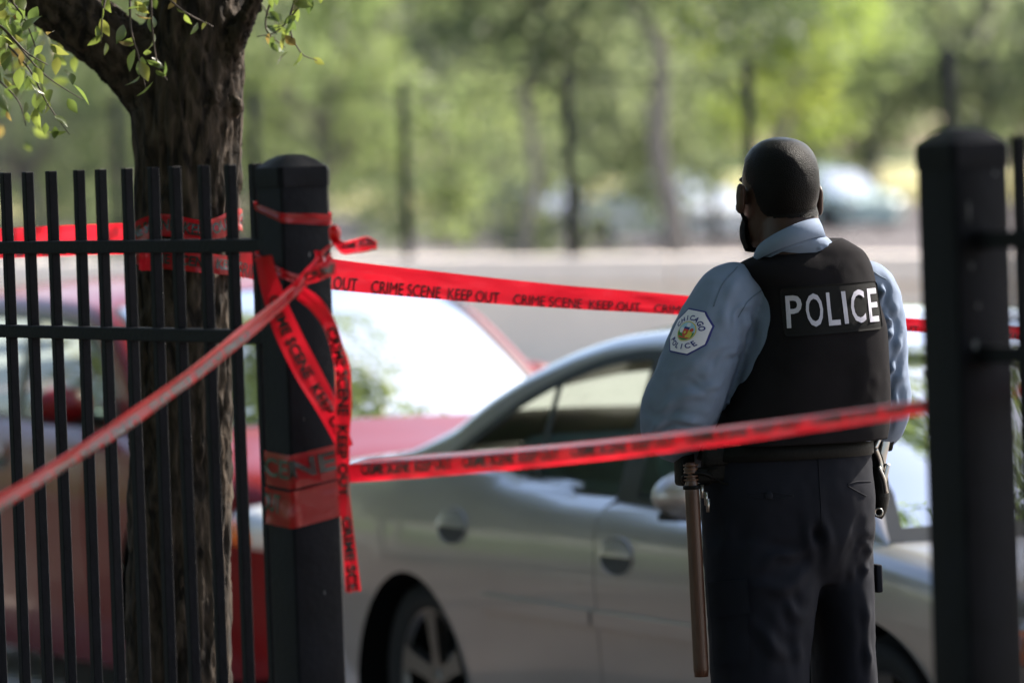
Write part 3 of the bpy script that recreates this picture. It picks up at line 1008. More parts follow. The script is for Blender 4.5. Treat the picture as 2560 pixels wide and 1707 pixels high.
class Ribbon:
    def __init__(self, pts, wdirs, widths, n=90, wrinkle=0.003, seed=0, m=9, fold=None, freq=26.0):
        self.P = curve3(pts, n)
        k = len(pts)
        acc = [0.0]
        for i in range(1, k): acc.append(acc[-1] + (Vector(pts[i]) - Vector(pts[i - 1])).length)
        f = [acc[-1] * i / (n - 1) for i in range(n)]
        wd = np.array([tuple(w) for w in wdirs])
        self.W = [Vector([float(np.interp(s, acc, wd[:, c])) for c in range(3)]).normalized() for s in f]
        self.w = [float(np.interp(s, acc, widths)) for s in f]
        self.A = [0.0]
        for i in range(1, n): self.A.append(self.A[-1] + (self.P[i] - self.P[i - 1]).length)
        self.n = n; self.m = m; self.seed = seed; self.wr = wrinkle; self.fold = fold; self.freq = freq
        self.N = []
        for i in range(n):
            t = (self.P[min(i + 1, n - 1)] - self.P[max(i - 1, 0)]).normalized()
            nn = t.cross(self.W[i]).normalized()
            self.N.append(nn)
            self.W[i] = nn.cross(t).normalized()

    def at(self, l, s, lift=0.0):
        i = int(np.clip(np.searchsorted(self.A, l) - 1, 0, self.n - 2))
        t = (l - self.A[i]) / max(1e-6, self.A[i + 1] - self.A[i]); t = min(1, max(0, t))
        p = self.P[i].lerp(self.P[i + 1], t); w = self.W[i].lerp(self.W[i + 1], t); nn = self.N[i].lerp(self.N[i + 1], t)
        wd = self.w[i] * (1 - t) + self.w[i + 1] * t
        dz = 0.0; ss = s
        if self.fold:
            ss, dz = self.fold(s, l); dz *= wd
        dz += self.wr * noise.noise(Vector((l * self.freq * 0.35, s * 2.2 + l * 3, self.seed * 7.3))) + self.wr * 0.5 * noise.noise(Vector((l * self.freq, s * 5, self.seed)))
        return p + w * (ss * wd) + nn * (dz + lift)

    def mesh(self, mb):
        V = []
        for i in range(self.n):
            for j in range(self.m):
                V.append(self.at(self.A[i], -0.5 + j / (self.m - 1)))
        mb.add(V, grid_faces(self.n, self.m))

    def words(self, mb, height=0.40, start=0.05, period=0.36, side=1.0, s0=-0.2, flip=False, txt=WORDS, bold=0.035, length=None, lift=0.0012):
        V2, F, wd = text_mesh(txt, bold)
        L = self.A[-1]
        l0 = start
        while l0 < L - 0.02:
            hgt = height
            sx = (length if length else period * 0.9) / wd
            V = []
            ok = []
            for x, y in V2:
                l = l0 + (x if not flip else wd - x) * sx
                s = s0 + (y if not flip else 1 - y) * hgt
                ok.append(0 <= l <= L)
                V.append(self.at(l, s, lift * side))
            mb.add(V, [f for f in F if all(ok[i] for i in f)])
            l0 += period


def tape(name, label, ribbons, base=None, group='red crime scene tape'):
    """ribbons = list of (part name, Ribbon, words kwargs or None)"""
    if base is None: base = ribbons[0][1].P[0]
    root = empty(name, base, label, 'tape', group)
    for nm, rb, kw in ribbons:
        mb = MB(); rb.mesh(mb)
        o = mb.obj(nm, M['red_tape'], root)
        if kw is not None:
            mb = MB()
            for side in (1, -1): rb.words(mb, side=side, **kw)
            tag(mb.obj('lettering', M['ink'], o, smooth=False), kind='stuff')
    return root


UPV = Vector((0, 0, 1)); CAMV = Vector((0, -1, 0))
WID = 0.074
# behind the fence: from the left to the trunk, round it, and on to the right past the person
tape('barrier_tape', 'bright red tape stretched from the left edge to the near trunk', [
    ('band', Ribbon([UV(-700, 575, 13.6), UV(-300, 566, 13.2), UV(0, 559, 12.95), UV(150, 553, 12.8), UV(310, 547, 12.62)], [UPV] * 5, [0.072] * 5, wrinkle=0.002, seed=2), dict(height=0.34, start=0.02, s0=-0.42, flip=False))])
wrap = []
tcx = UV(427, 540, TZ)
loops = []
for k in range(15):
    a = PI * 0.98 + (PI * 1.05) * k / 14
    rr = 0.132
    loops.append(tcx + Vector((rr * math.cos(a) * 1.0, rr * math.sin(a), 0.012 - 0.01 * math.sin(k * 0.9) + 0.012 * (k / 14))))
loop2 = []
for k in range(15):
    a = PI * 0.98 + (PI * 1.05) * k / 14
    loop2.append(tcx + Vector((0.129 * math.cos(a), 0.129 * math.sin(a), -0.03 - 0.004 * k)))
tape('barrier_tape', 'dull red tape wound round the near trunk behind the pickets', [
    ('band', Ribbon(loops, [UPV] * 15, [0.05] * 15, wrinkle=0.005, seed=3), dict(height=0.5, start=0.03, s0=-0.2)),
    ('band', Ribbon(loop2, [UPV] * 15, [0.045] * 15, wrinkle=0.006, seed=4), dict(height=0.5, start=0.1, s0=-0.2)),
    ('loose_end', Ribbon([UV(335, 565, 12.44), UV(337, 590, 12.42), UV(334, 622, 12.44)], [Vector((1, 0, 0))] * 3, [0.03, 0.034, 0.03], wrinkle=0.008, seed=5, n=20), None)])
tilt = lambda a: Vector((0, math.sin(a), math.cos(a)))
tape('barrier_tape', 'bright red lettered tape running from the near trunk across behind the person', [
    ('band', Ribbon([UV(520, 590, 12.55), UV(600, 608, 12.6), UV(770, 631, 12.66), UV(1050, 660, 12.7), UV(1300, 682, 12.74), UV(1570, 701, 12.78), UV(1850, 728, 12.82), UV(2105, 747, 12.86), UV(2400, 770, 12.9), UV(2900, 820, 13.0)],
                    [tilt(0.05), tilt(0.05), tilt(0.08), tilt(0.12), tilt(0.18), tilt(0.22), tilt(0.25), tilt(0.25), tilt(0.25), tilt(0.25)], [0.074, 0.074, 0.072, 0.064, 0.055, 0.047, 0.038, 0.032, 0.032, 0.034], n=150, wrinkle=0.002, seed=6, m=11),
     dict(height=0.42, start=0.03, s0=-0.46, period=0.335, bold=0.0))])
# across the gate in front of the person
L_END = LP + FE * 0.055
A0 = UV(797, 1062, 9.93); A1 = UV(2143, 913, 8.16)
pts = [A0.lerp(A1, t) + Vector((0, 0, -0.012 * math.sin(PI * t))) for t in (0, 0.15, 0.3, 0.5, 0.7, 0.85, 1.0)]


def front_fold(s, l):
    # upper third lies back almost flat, the rest hangs
    y, z, q = 0.0, 0.0, 0.0
    while q < s + 0.5:                                   # the upper half rolls over until it lies almost flat
        ph = max(0.0, min(1.0, (q - 0.36) / 0.12)) * 1.30 + max(0.0, (q - 0.60)) * 0.25
        y += 0.02 * math.cos(ph); z -= 0.02 * math.sin(ph); q += 0.02
    return y - 0.5, z


tape('barrier_tape', 'folded red tape pulled across the gate between the two posts', [
    ('band', Ribbon(pts, [tilt(0.0), tilt(0.0), tilt(0.02), tilt(0.05), tilt(0.1), tilt(0.15), tilt(0.2)], [0.074, 0.072, 0.068, 0.062, 0.056, 0.050, 0.046], n=130, wrinkle=0.0015, seed=8, m=25, fold=front_fold),
     dict(height=0.30, start=0.06, s0=-0.34, period=0.40))])
# from the knot down to the left edge, in front of the pickets
K = UV(735, 610, 9.86)
pts = [UV(760, 585, 9.87), K, UV(690, 652, 9.84), UV(610, 722, 9.76), UV(480, 825, 9.6), UV(330, 935, 9.42), UV(180, 1035, 9.25), UV(0, 1150, 9.05), UV(-250, 1300, 8.8), UV(-600, 1480, 8.5)]


def rope_fold(s, l):
    return s * 0.9, 0.25 * math.cos(s * 2 * PI * 1.3 + 0.5 * math.sin(l * 5)) * 0.5


pd = Vector((0.55, 0, 0.83))
tape('barrier_tape', 'bunched red tape sloping from the post knot down to the left edge', [
    ('band', Ribbon(pts, [pd] * len(pts), [0.024, 0.028, 0.036, 0.048, 0.058, 0.062, 0.062, 0.064, 0.066, 0.066], n=150, wrinkle=0.003, seed=9, m=21, fold=rope_fold, freq=10),
     dict(height=0.22, start=0.25, s0=-0.36, period=0.38, lift=0.0012))])


# wound round the left gate post
def round_post(zs, off, a0=-0.6, a1=1.9, n=14):
    """points round the two visible faces of the post: distance along the perimeter in post widths"""
    out = []
    h = 0.0525 + off
    for k in range(n):
        s = a0 + (a1 - a0) * k / (n - 1)      # 0 at the near left corner ... 1 near right corner of end face
        # corners: left end of the long face is at s = -1, shared corner s = 0, right end s = 1
        if s < -1:
            p = LP - FE * h - FN * h + FN * (2 * h * (-1 - s))
        elif s < 0:
            p = LP - FN * h + FE * (h + 2 * h * s)
        elif s < 1:
            p = LP + FE * h - FN * h + FN * (2 * h * s)
        else:
            p = LP + FN * h + FE * (h - 2 * h * (s - 1))
        z = float(np.interp(s, [q[0] for q in zs], [q[1] for q in zs]))
        out.append(Vector((p.x, p.y, z)))
    return out


def zpx(v):
    return UV(690, v, 9.95).z


bands = []
pts = round_post([(-1.4, zpx(455)), (-1, zpx(470)), (0, zpx(499)), (1, zpx(508)), (1.6, zpx(480))], 0.001, -1.3, 1.3, 20)
bands.append(('loop', Ribbon(pts, [UPV] * 20, [0.012, 0.012, 0.013, 0.013, 0.014, 0.014, 0.015, 0.015, 0.016, 0.016, 0.017, 0.018, 0.018, 0.019, 0.02, 0.02, 0.02, 0.02, 0.02, 0.02], n=70, wrinkle=0.003, seed=21), None))
pts = round_post([(-1, zpx(585)), (0, zpx(628)), (0.25, zpx(640)), (1, zpx(650))], 0.002, -1.1, 0.35, 12)
bands.append(('loop', Ribbon(pts, [UPV] * 12, [0.016] * 12, n=50, wrinkle=0.004, seed=22), None))
pts = round_post([(-1, zpx(1075)), (0, zpx(1083)), (1, zpx(1062)), (1.6, zpx(1050))], 0.0012, -1.35, 1.3, 20)
bands.append(('lower_band', Ribbon(pts, [UPV] * 20, [0.062] * 20, n=70, wrinkle=0.0016, seed=23), dict(height=0.55, start=0.005, s0=-0.2, period=0.5, length=0.42, txt='SCENE KEEP')))
pts = round_post([(-1, zpx(1162)), (0, zpx(1170)), (1, zpx(1147)), (1.6, zpx(1140))], 0.0022, -1.35, 1.3, 20)
bands.append(('lower_band', Ribbon(pts, [UPV] * 20, [0.066] * 20, n=70, wrinkle=0.0022, seed=24), dict(height=0.5, start=0.03, s0=-0.12, period=0.9, length=0.072, txt='OUT')))
DG = Vector((0.75, 0.2, 0.62))
bands.append(('cross_band', Ribbon([UV(606, 590, 9.93), UV(622, 660, 9.90), UV(655, 752, 9.88), UV(705, 852, 9.87), UV(755, 940, 9.87), UV(796, 1030, 9.9)], [DG] * 6, [0.03, 0.036, 0.046, 0.048, 0.042, 0.03], n=90, wrinkle=0.004, seed=25, freq=12), dict(height=0.4, start=0.08, s0=-0.2, period=0.34)))
bands.append(('hanging_end', Ribbon([UV(690, 672, 9.83), UV(725, 700, 9.80), UV(756, 745, 9.78), UV(776, 805, 9.80), UV(787, 850, 9.82), UV(789, 930, 9.83), UV(787, 1010, 9.84), UV(791, 1130, 9.85), UV(801, 1240, 9.86), UV(812, 1358, 9.87)],
                                    [Vector((0.5, 0, 0.85)), Vector((0.6, 0.2, 0.6)), Vector((0.9, 0.3, 0.3)), Vector((1, 0.4, 0)), Vector((1, 0.2, 0)), Vector((1, 0.1, 0)), Vector((1, 0, 0)), Vector((1, 0.3, 0)), Vector((1, 0, 0)), Vector((1, 0, 0.1))],
                                    [0.026, 0.028, 0.026, 0.024, 0.028, 0.030, 0.026, 0.022, 0.022, 0.028], n=130, wrinkle=0.005, seed=26, freq=14), dict(height=0.7, start=0.10, s0=-0.35, period=0.36)))
bands.append(('knot_tail', Ribbon([UV(640, 690, 9.84), UV(690, 640, 9.82), UV(735, 588, 9.80), UV(770, 552, 9.82)], [Vector((0.6, 0, 0.75))] * 4, [0.02, 0.028, 0.030, 0.018], n=50, wrinkle=0.006, seed=27), None))
bands.append(('knot_tail', Ribbon([UV(700, 640, 9.80), UV(735, 628, 9.79), UV(770, 615, 9.81)], [Vector((0.2, 0, 0.9))] * 3, [0.02, 0.026, 0.028], n=40, wrinkle=0.006, seed=28), dict(height=0.6, start=0.0, s0=-0.25, period=0.3)))
bands.append(('loose_end', Ribbon([UV(764, 545, 9.84), UV(785, 568, 9.80), UV(815, 566, 9.76), UV(845, 560, 9.73), UV(866, 563, 9.71)], [Vector((0.1, 0.2, 0.95))] * 5, [0.018, 0.022, 0.024, 0.026, 0.012], n=50, wrinkle=0.006, seed=29), dict(height=0.5, start=0.03, s0=-0.1, period=0.3)))
wr = tape('barrier_tape', 'red tape wound and knotted round the left gate post with ends hanging', bands, base=LP + UP * 1.0)
mb = MB(); mb.ball(UV(769, 537, 9.82), (0.011, 0.012, 0.017), nu=10, nv=8)
for q in range(len(mb.V)): mb.V[q] += Vector([0.003 * noise.noise(mb.V[q] * 90 + Vector((j * 9, 0, 0))) for j in range(3)])
mb.obj('knot', M['red_tape'], wr)
# the tape goes on round the right post
A2 = UV(2336, 886, 8.2)
tape('barrier_tape', 'short run of red tape leaving the right gate post for the right edge', [
    ('band', Ribbon([A2, UV(2600, 860, 8.0), UV(3000, 830, 7.7)], [tilt(0.6)] * 3, [0.03, 0.035, 0.04], n=40, wrinkle=0.002, seed=31), None)])
# poles that hold the far ends of the tape, beyond the edges of the picture
for p, lb in ((UV(2930, 820, 13.03), 'thin steel pole holding the rear tape beyond the right edge'), (UV(-730, 575, 13.62), 'thin steel pole holding the rear tape beyond the left edge')):
    rt = empty('sign_pole', Vector((p.x, p.y, -0.1)), lb, 'pole', 'poles holding the tape')
    mb = MB(); mb.tube([Vector((p.x, p.y, -0.1)), Vector((p.x, p.y, 2.5))], 0.03, 12); mb.obj('pole', M['far_steel'], rt)
    mb = MB(); mb.bbox(Vector((p.x, p.y - 0.035, 2.25)), (0.15, 0.004, 0.22), None, 0.003, 1); mb.obj('plate', M['scuff'], rt, smooth=False)


# ------------------------------------------------------------------ cars
class Car:
    """own coordinates: x forward from the rear axle, y to the left, z up from the road"""
    def __init__(self, name, label, loc, theta, P, paint, group=None, detail=True):
        self.P = P; self.paint = M[paint]; self.detail = detail
        self.root = empty(name, loc, label, 'car', group, -theta)
        self.zt = spl(*P['deck']); self.wp = spl(*P['plan']); self.zr = spl(*P['rail']); self.wt = spl(*P['wtop'])
        self.prof = spl([0.10, 0.18, 0.30, 0.50, 0.62, 0.72, 0.80, 0.90, 1.0, 1.2], P.get('prof', [0.90, 0.945, 0.972, 0.988, 0.996, 1.0, 0.997, 0.98, 0.955, 0.93]))
        self.build()

    def side(self, X, Z):
        zt = self.zt(X); r = self.P['fillet']
        y = self.wp(X) * self.prof(Z)
        q = np.clip((Z - (zt - r)) / r, 0, 1)
        return y - r * (1 - np.sqrt(np.clip(1 - q * q, 0, 1)))

    def belt(self, X):
        return self.zt(X) - 0.012

    def cabin(self, X, Z):
        X = np.asarray(X, float); Z = np.asarray(Z, float)
        b = self.wp(X) * self.prof(self.zt(X)) - self.P['fillet'] * 0.75
        dz = np.clip(Z - self.belt(X), 0, 2)
        r = 0.055
        zr = self.zr(X)
        r = np.minimum(r, np.clip((zr - self.belt(X)) * 0.5, 1e-4, 1))
        q = np.clip((Z - (zr - r)) / r, 0, 1)
        return b - self.P['tumble'] * dz - self.P.get('tumble2', 0.12) * dz * dz - r * (1 - np.sqrt(np.clip(1 - q * q, 0, 1)))

    def patch(self, name, mat, x0, x1, zb, zt, off, surf, parent=None, nx=40, nz=12, sides=(-1, 1), thick=0.0, label=None):
        objs = []
        for s in sides:
            V = []
            for i in range(nx):
                x = x0 + (x1 - x0) * i / (nx - 1)
                a = float(zb(x)) if callable(zb) else zb; b = float(zt(x)) if callable(zt) else zt
                for j in range(nz):
                    z = a + (b - a) * j / (nz - 1)
                    V.append((x, s * (float(surf(x, z)) + off), z))
            F = grid_faces(nx, nz)
            if thick:
                n = len(V)
                V += [(x, s * (abs(y) - thick), z) for x, y, z in V]
                rim = [i * nz for i in range(nx)] + [(nx - 1) * nz + j for j in range(1, nz)] + [i * nz + nz - 1 for i in range(nx - 2, -1, -1)] + [j for j in range(nz - 2, 0, -1)]
                F = F + [(rim[k], rim[(k + 1) % len(rim)], n + rim[(k + 1) % len(rim)], n + rim[k]) for k in range(len(rim))]
            o = part(name, V, F, mat, parent or self.root, sharp=40)
            objs.append(o)
        return objs

    def rowpatch(self, name, mat, z0, z1, xl, xr, off, nx=24, nz=24, sides=(-1,), thick=0.006, parent=None):
        objs = []
        for s in sides:
            V = []
            for j in range(nz):
                z = z0 + (z1 - z0) * j / (nz - 1)
                a = float(xl(z)); b = float(xr(z))
                for i in range(nx):
                    x = a + (b - a) * i / (nx - 1)
                    V.append((x, s * (float(self.side(x, z)) + off), z))
            n = len(V)
            F = grid_faces(nz, nx)
            V += [(x, s * (abs(y) - thick), z) for x, y, z in V]
            rim = [i for i in range(nx)] + [j * nx + nx - 1 for j in range(1, nz)] + [(nz - 1) * nx + i for i in range(nx - 2, -1, -1)] + [j * nx for j in range(nz - 2, 0, -1)]
            F = F + [(rim[k], rim[(k + 1) % len(rim)], n + rim[(k + 1) % len(rim)], n + rim[k]) for k in range(len(rim))]
            objs.append(part(name, V, F, mat, parent or self.root, sharp=40))
        return objs

    def build(self):
        P = self.P; R = self.root
        x0, x1 = P['x0'], P['x1']
        xs = list(np.linspace(x0, x1, 150 if self.detail else 70))
        for a in (P['cab0'], P['cab1']): xs.append(a)
        xs = np.array(sorted(xs))
        ns, nt = 26, 9
        rows = 2 * ns + 2 * nt - 1
        V = []; info = []
        for x in xs:
            zb = float(spl(*P['sill'])(x)); zt = float(self.zt(x))
            prof = []
            for j in range(ns):
                q = j / (ns - 1); q = q + 0.12 * math.sin(2 * PI * q) * -0.3
                z = zb + (zt - zb) * q
                xx, zz = x, z
                for cx, cz, r in P['arches']:
                    d = math.hypot(xx - cx, zz - cz)
                    if d < r:
                        k = r / max(d, 1e-5); xx = cx + (xx - cx) * k; zz = cz + (zz - cz) * k
                prof.append((xx, -float(self.side(xx, min(zz, zt))), zz, math.hypot(x - 0, 0)))
                inside = any(math.hypot(x - cx, z - cz) < r for cx, cz, r in P['arches'])
                prof[-1] = (xx, prof[-1][1], zz, inside)
            ye = -prof[-1][1]
            cr = P['crown']
            top = []
            for j in range(1, nt):
                t = j / (nt - 1)
                top.append((x, -ye * (1 - t), zt + cr * (1 - (1 - t) ** 2) * min(1, ye), False))
            col = prof + top + [(a, -b, c, d) for a, b, c, d in reversed(top[:-1])] + [(a, -b, c, d) for a, b, c, d in reversed(prof)]
            V.append(col)
        n = len(V[0])
        F = []
        flat = [p for c in V for p in c]
        for i in range(len(V) - 1):
            for j in range(n - 1):
                a, b, c, d = i * n + j, (i + 1) * n + j, (i + 1) * n + j + 1, i * n + j + 1
                if all(flat[k][3] for k in (a, b, c, d)): continue
                if ns <= j < n - ns - 1 and P['cab0'] - 1e-6 <= xs[i] and xs[i + 1] <= P['cab1'] + 1e-6: continue
                F.append((a, b, c, d))
        for i in (0, len(V) - 1):
            F.append(tuple(i * n + j for j in range(n)) if i else tuple(i * n + j for j in range(n))[::-1])
        self.body = part('body', [p[:3] for p in flat], F, self.paint, R, sharp=38)
        # underside
        zb = P['sill'][1][3]
        mb = MB(); mb.box(((x0 + x1) / 2, 0, zb + 0.06), ((x1 - x0) / 2 - 0.3, self.P['w'] - 0.25, 0.08)); mb.part('underbody', M['well'], R, smooth=False)
        # wheel wells, wheels
        for cx, cz, r in P['arches']:
            for s in (-1, 1):
                w = float(self.side(cx, cz + r))
                V = []; m = 28
                for k in range(m + 1):
                    a = -0.25 + (PI + 0.5) * k / m
                    for y in (w - 0.004, w - 0.02, w - 0.30):
                        rr = r if y > w - 0.3 else r * 0.97
                        V.append((cx + rr * math.cos(a), s * y, cz + rr * math.sin(a)))
                part('wheel_well', V, grid_faces(m + 1, 3) + [tuple(3 * k + 2 for k in range(m + 1))], M['well'], R)
        for cx in (0.0, P['wb']):
            for s in (-1, 1): self.wheel(cx, s)
        # cabin shell: frames of the side windows and the roof
        xc0, xc1, h0, h1 = P['cab0'], P['cab1'], P['hdr0'], P['hdr1']
        xs = np.array(sorted(set(np.round(np.concatenate([np.linspace(xc0, xc1, 90), [h0, h1, P['win'][0], P['win'][1]]]), 5))))
        nl, nr = 12, 21
        cols = []
        for x in xs:
            zr = float(self.zr(x)); zb = float(self.belt(x))
            lo = float(self.wt(x)) if P['win'][0] <= x <= P['win'][1] else zb
            lo = min(max(lo, zb), zr)
            sd = [(x, float(self.cabin(x, lo + (zr - lo) * math.sin(PI / 2 * j / (nl - 1)))), lo + (zr - lo) * math.sin(PI / 2 * j / (nl - 1))) for j in range(nl)]
            ye = sd[-1][1]
            rf = [self.roof(x, 1 - 2 * j / (nr - 1)) for j in range(1, nr - 1)]
            cols.append([(a, -b, c) for a, b, c in sd] + [(p[0], -p[1], p[2]) for p in rf] + [(a, b, c) for a, b, c in reversed(sd)])
        n = len(cols[0]); F = []
        for i in range(len(cols) - 1):
            mid = (xs[i] + xs[i + 1]) / 2
            for j in range(n - 1):
                if nl - 1 <= j < nl + nr - 2 and not (h0 <= mid <= h1): continue
                F.append((i * n + j, (i + 1) * n + j, (i + 1) * n + j + 1, i * n + j + 1))
        self.roofo = part('roof', [p for c in cols for p in c], F, self.paint, R, sharp=50)
        # screens
        def screen(nm, xa, xb, lim):
            V = []; m1, m2 = 16, 25
            for i in range(m1):
                x = xa + (xb - xa) * i / (m1 - 1)
                for j in range(m2):
                    t = lim * (-1 + 2 * j / (m2 - 1))
                    p = self.roof(x, t); V.append((p[0], -p[1], p[2] - 0.004))
            return part(nm, V, grid_faces(m1, m2), M['wind_glass'], R)
        g = screen('windscreen', h1, xc1, 0.995)
        screen('rear_window', h0, xc0 + 0.02, 0.995)
        if self.detail:
            for nm, xa, xb in (('windscreen_seal', h1, xc1), ('rear_window_seal', h0, xc0 + 0.02)):
                mb = MB()
                for lo, hi in ((0.955, 1.0), (-1.0, -0.955)):
                    V = []
                    for i in range(16):
                        x = xa + (xb - xa) * i / 15
                        for t in (lo, hi):
                            p = self.roof(x, t); V.append((p[0], -p[1], p[2] + 0.002))
                    mb.add(V, grid_faces(16, 2))
                V = []
                for j in range(25):
                    t = -1 + 2 * j / 24
                    for f in (0.94, 1.0):
                        p = self.roof(xa + (xb - xa) * f, t); V.append((p[0], -p[1], p[2] + 0.001))
                mb.add(V, grid_faces(25, 2))
                mb.part(nm, M['black_trim'], R)
        # side glass, trims, pillars
        w0, w1 = P['win']
        zb = lambda x: float(self.belt(x)) - 0.02
        top = lambda x: max(float(self.wt(x)), float(self.belt(x)))
        ed = [w0] + [p for p in P['pillars']] + [w1]
        for a, b in zip(ed[:-1], ed[1:]):
            self.patch('side_window', M['side_glass'], a, b, zb, top, -0.006, self.cabin, nx=24, nz=10)
        self.patch('window_trim', M['black_trim'], w0, w1, lambda x: max(top(x) - 0.03, zb(x)), top, 0.002, self.cabin, nx=60, nz=3)
        self.patch('window_trim', M['black_trim'], w0, w1, zb, lambda x: min(float(self.belt(x)) + 0.022, top(x) + 0.002), 0.004, self.cabin, nx=60, nz=3)
        for k, p in enumerate(P['pillars']):
            hw = P['pillar_w'][k]
            self.patch('window_pillar', M['black_trim'], p - hw, p + hw, zb, top, 0.001, self.cabin, nx=4, nz=10)
        # doors
        for d in P.get('doors', ()):
            for s in (-1, 1):
                o = self.rowpatch('door', self.paint, d['z0'], d['z1'], d['xl'], d['xr'], 0.004, sides=(s,))[0]
                if 'handle' in d: self.handle(o, *d['handle'], s)
        for (a, b, z0, z1, hh) in P.get('mouldings', ()):
            f = lambda x, a=a, b=b, z0=z0, z1=z1: z0 + (z1 - z0) * (x - a) / (b - a)
            self.patch('side_moulding', self.paint, a, b, lambda x: f(x) - hh, lambda x: f(x) + hh, 0.026, self.side, nx=40, nz=5, thick=0.024)
        if self.detail: self.inside()
        # mirrors
        mx, mz = P['mirror']
        for s in (-1, 1):
            y = float(self.side(mx, mz - 0.05))
            mb = MB()
            mb.ball((mx, s * (y + 0.13), mz), (0.075, 0.115, 0.07), nu=20, nv=12)
            for v in mb.V:
                if v.x < mx - 0.035: v.x = mx - 0.035
            mi = mb.part('mirror', self.paint, R, sharp=45)
            mb = MB(); mb.tube([(mx, s * (y - 0.04), mz - 0.06), (mx, s * (y + 0.07), mz - 0.03)], [0.035, 0.026], 10); mb.part('mirror_foot', M['black_trim'], mi)
            mb = MB(); mb.ball((mx - 0.036, s * (y + 0.13), mz), (0.004, 0.10, 0.058), nu=16, nv=8); mb.part('mirror_glass', M['chrome'], mi)
            mb = MB(); mb.tube([(mx + 0.0, s * (y + 0.02 + 0.0), mz - 0.072), (mx + 0.0, s * (y + 0.23), mz - 0.055)], [0.014, 0.012], 8); mb.part('mirror_trim', M['black_trim'], mi)
        # lamps
        xf = x1
        for s in (-1, 1):
            ly = self.P['w'] * 0.80; lz = P['lamp_z']
            mb = MB(); mb.ball((xf - 0.20, s * ly, lz), (0.19, 0.13, 0.085), nu=24, nv=14)
            lo = mb.part('headlight', M['lens'], R)
            mb = MB(); mb.ball((xf - 0.03, s * (ly - 0.03), lz), (0.04, 0.05, 0.05), nu=14, nv=8); mb.part('bulb_housing', M['dash'], lo)
            mb = MB(); mb.ball((xf - 0.21, s * (ly + 0.055), lz - 0.01), (0.13, 0.11, 0.06), nu=14, nv=8); mb.part('side_marker', M['amber'], lo)
            mb = MB(); mb.ball((x0 + 0.12, s * ly * 0.95, P['tail_z']), (0.14, 0.17, 0.09), nu=20, nv=10); mb.part('tail_light', M['red_paint'], R)
        mb = MB()
        for k in range(4): mb.bbox((xf - 0.02, 0, P['lamp_z'] - 0.07 + 0.045 * k), (0.03, 0.42, 0.012), None, 0.005, 1)
        mb.part('grille', M['black_trim'], R, smooth=False)

    def roof(self, x, t):
        """point of the roof or a screen: x along, t across from -1 to 1 (left is positive)"""
        P = self.P
        zr = float(self.zr(x)); ye = float(self.cabin(x, zr))
        b = 0.0
        if x > P['hdr1']: b = P['bulge'] * ((x - P['hdr1']) / (P['cab1'] - P['hdr1']))
        if x < P['hdr0']: b = -P['bulge'] * 0.8 * ((P['hdr0'] - x) / (P['hdr0'] - P['cab0']))
        q = 1 - abs(t) ** 2.6
        k = P['roof_crown'] * (1.0 if P['hdr0'] <= x <= P['hdr1'] else max(0.25, 1 - 0.9 * abs(b) / P['bulge']))
        return (x + b * (1 - t * t), ye * t, zr + k * q)

    def handle(self, door, x, z, s):
        y0 = float(self.side(x, z)) + 0.004
        V = []; nr = 6; na = 28
        for i in range(nr):
            q = i / (nr - 1)
            for k in range(na):
                a = 2 * PI * k / na
                xx = x + 0.10 * q * math.cos(a); zz = z + 0.052 * q * math.sin(a)
                V.append((xx, s * (float(self.side(xx, zz)) + 0.0075 - 0.002 * (1 - q)), zz))
        F = [(i * na + k, i * na + (k + 1) % na, (i + 1) * na + (k + 1) % na, (i + 1) * na + k) for i in range(nr - 1) for k in range(na)]
        rec = part('handle_recess', V, F, M['dash'], door)
        # body coloured rim and the lift flap over the upper half
        mb = MB()
        ring = []
        for k in range(na + 1):
            a = 2 * PI * k / na
            xx = x + 0.105 * math.cos(a); zz = z + 0.056 * math.sin(a)
            ring.append((xx, s * (float(self.side(xx, zz)) + 0.006), zz))
        mb.tube(ring, 0.0025, 6, caps=False)
        V = []
        for i in range(18):
            xx = x - 0.096 + 0.192 * i / 17
            h = 0.050 * math.sqrt(max(0, 1 - ((xx - x) / 0.099) ** 2))
            for j in range(7):
                zz = z - 0.002 + (h + 0.002) * j / 6
                V.append((xx, s * (float(self.side(xx, zz)) + 0.009 + 0.006 * math.sin(PI * (1 - j / 6) * 0.5) * (h / 0.05)), zz))
        mb.add(V, grid_faces(18, 7))
        mb.part('handle', self.paint, door)

    def wheel(self, cx, s):
        P = self.P; r = P['tyre']; y = self.P['w'] - 0.055
        n = 40
        prof = [(0.215, 0.02), (0.24, 0.004), (0.30, 0.0), (r - 0.03, 0.008), (r - 0.008, 0.03), (r, 0.06), (r, 0.15), (r - 0.01, 0.19), (0.24, 0.21)]
        V = []
        for k in range(n):
            a = 2 * PI * k / n
            for rr, d in prof: V.append((cx + rr * math.cos(a), s * (y - d), r + rr * math.sin(a)))
        m = len(prof)
        F = [(k * m + j, ((k + 1) % n) * m + j, ((k + 1) % n) * m + j + 1, k * m + j + 1) for k in range(n) for j in range(m - 1)]
        w = part('wheel', V, F, M['rubber'], self.root)
        mb = MB()
        prof = [(0.216, 0.015), (0.222, 0.012), (0.205, 0.03), (0.20, 0.12), (0.05, 0.13), (0.0, 0.13)]
        V = []
        for k in range(n):
            a = 2 * PI * k / n
            for rr, d in prof: V.append((cx + rr * math.cos(a), s * (y - d), r + rr * math.sin(a)))
        m = len(prof)
        F = [(k * m + j, ((k + 1) % n) * m + j, ((k + 1) % n) * m + j + 1, k * m + j + 1) for k in range(n) for j in range(m - 1)]
        fm = [0 if j < 2 else 1 for k in range(n) for j in range(m - 1)]
        mb.V = [Vector(v) for v in V]; mb.F = F; mb.M = fm
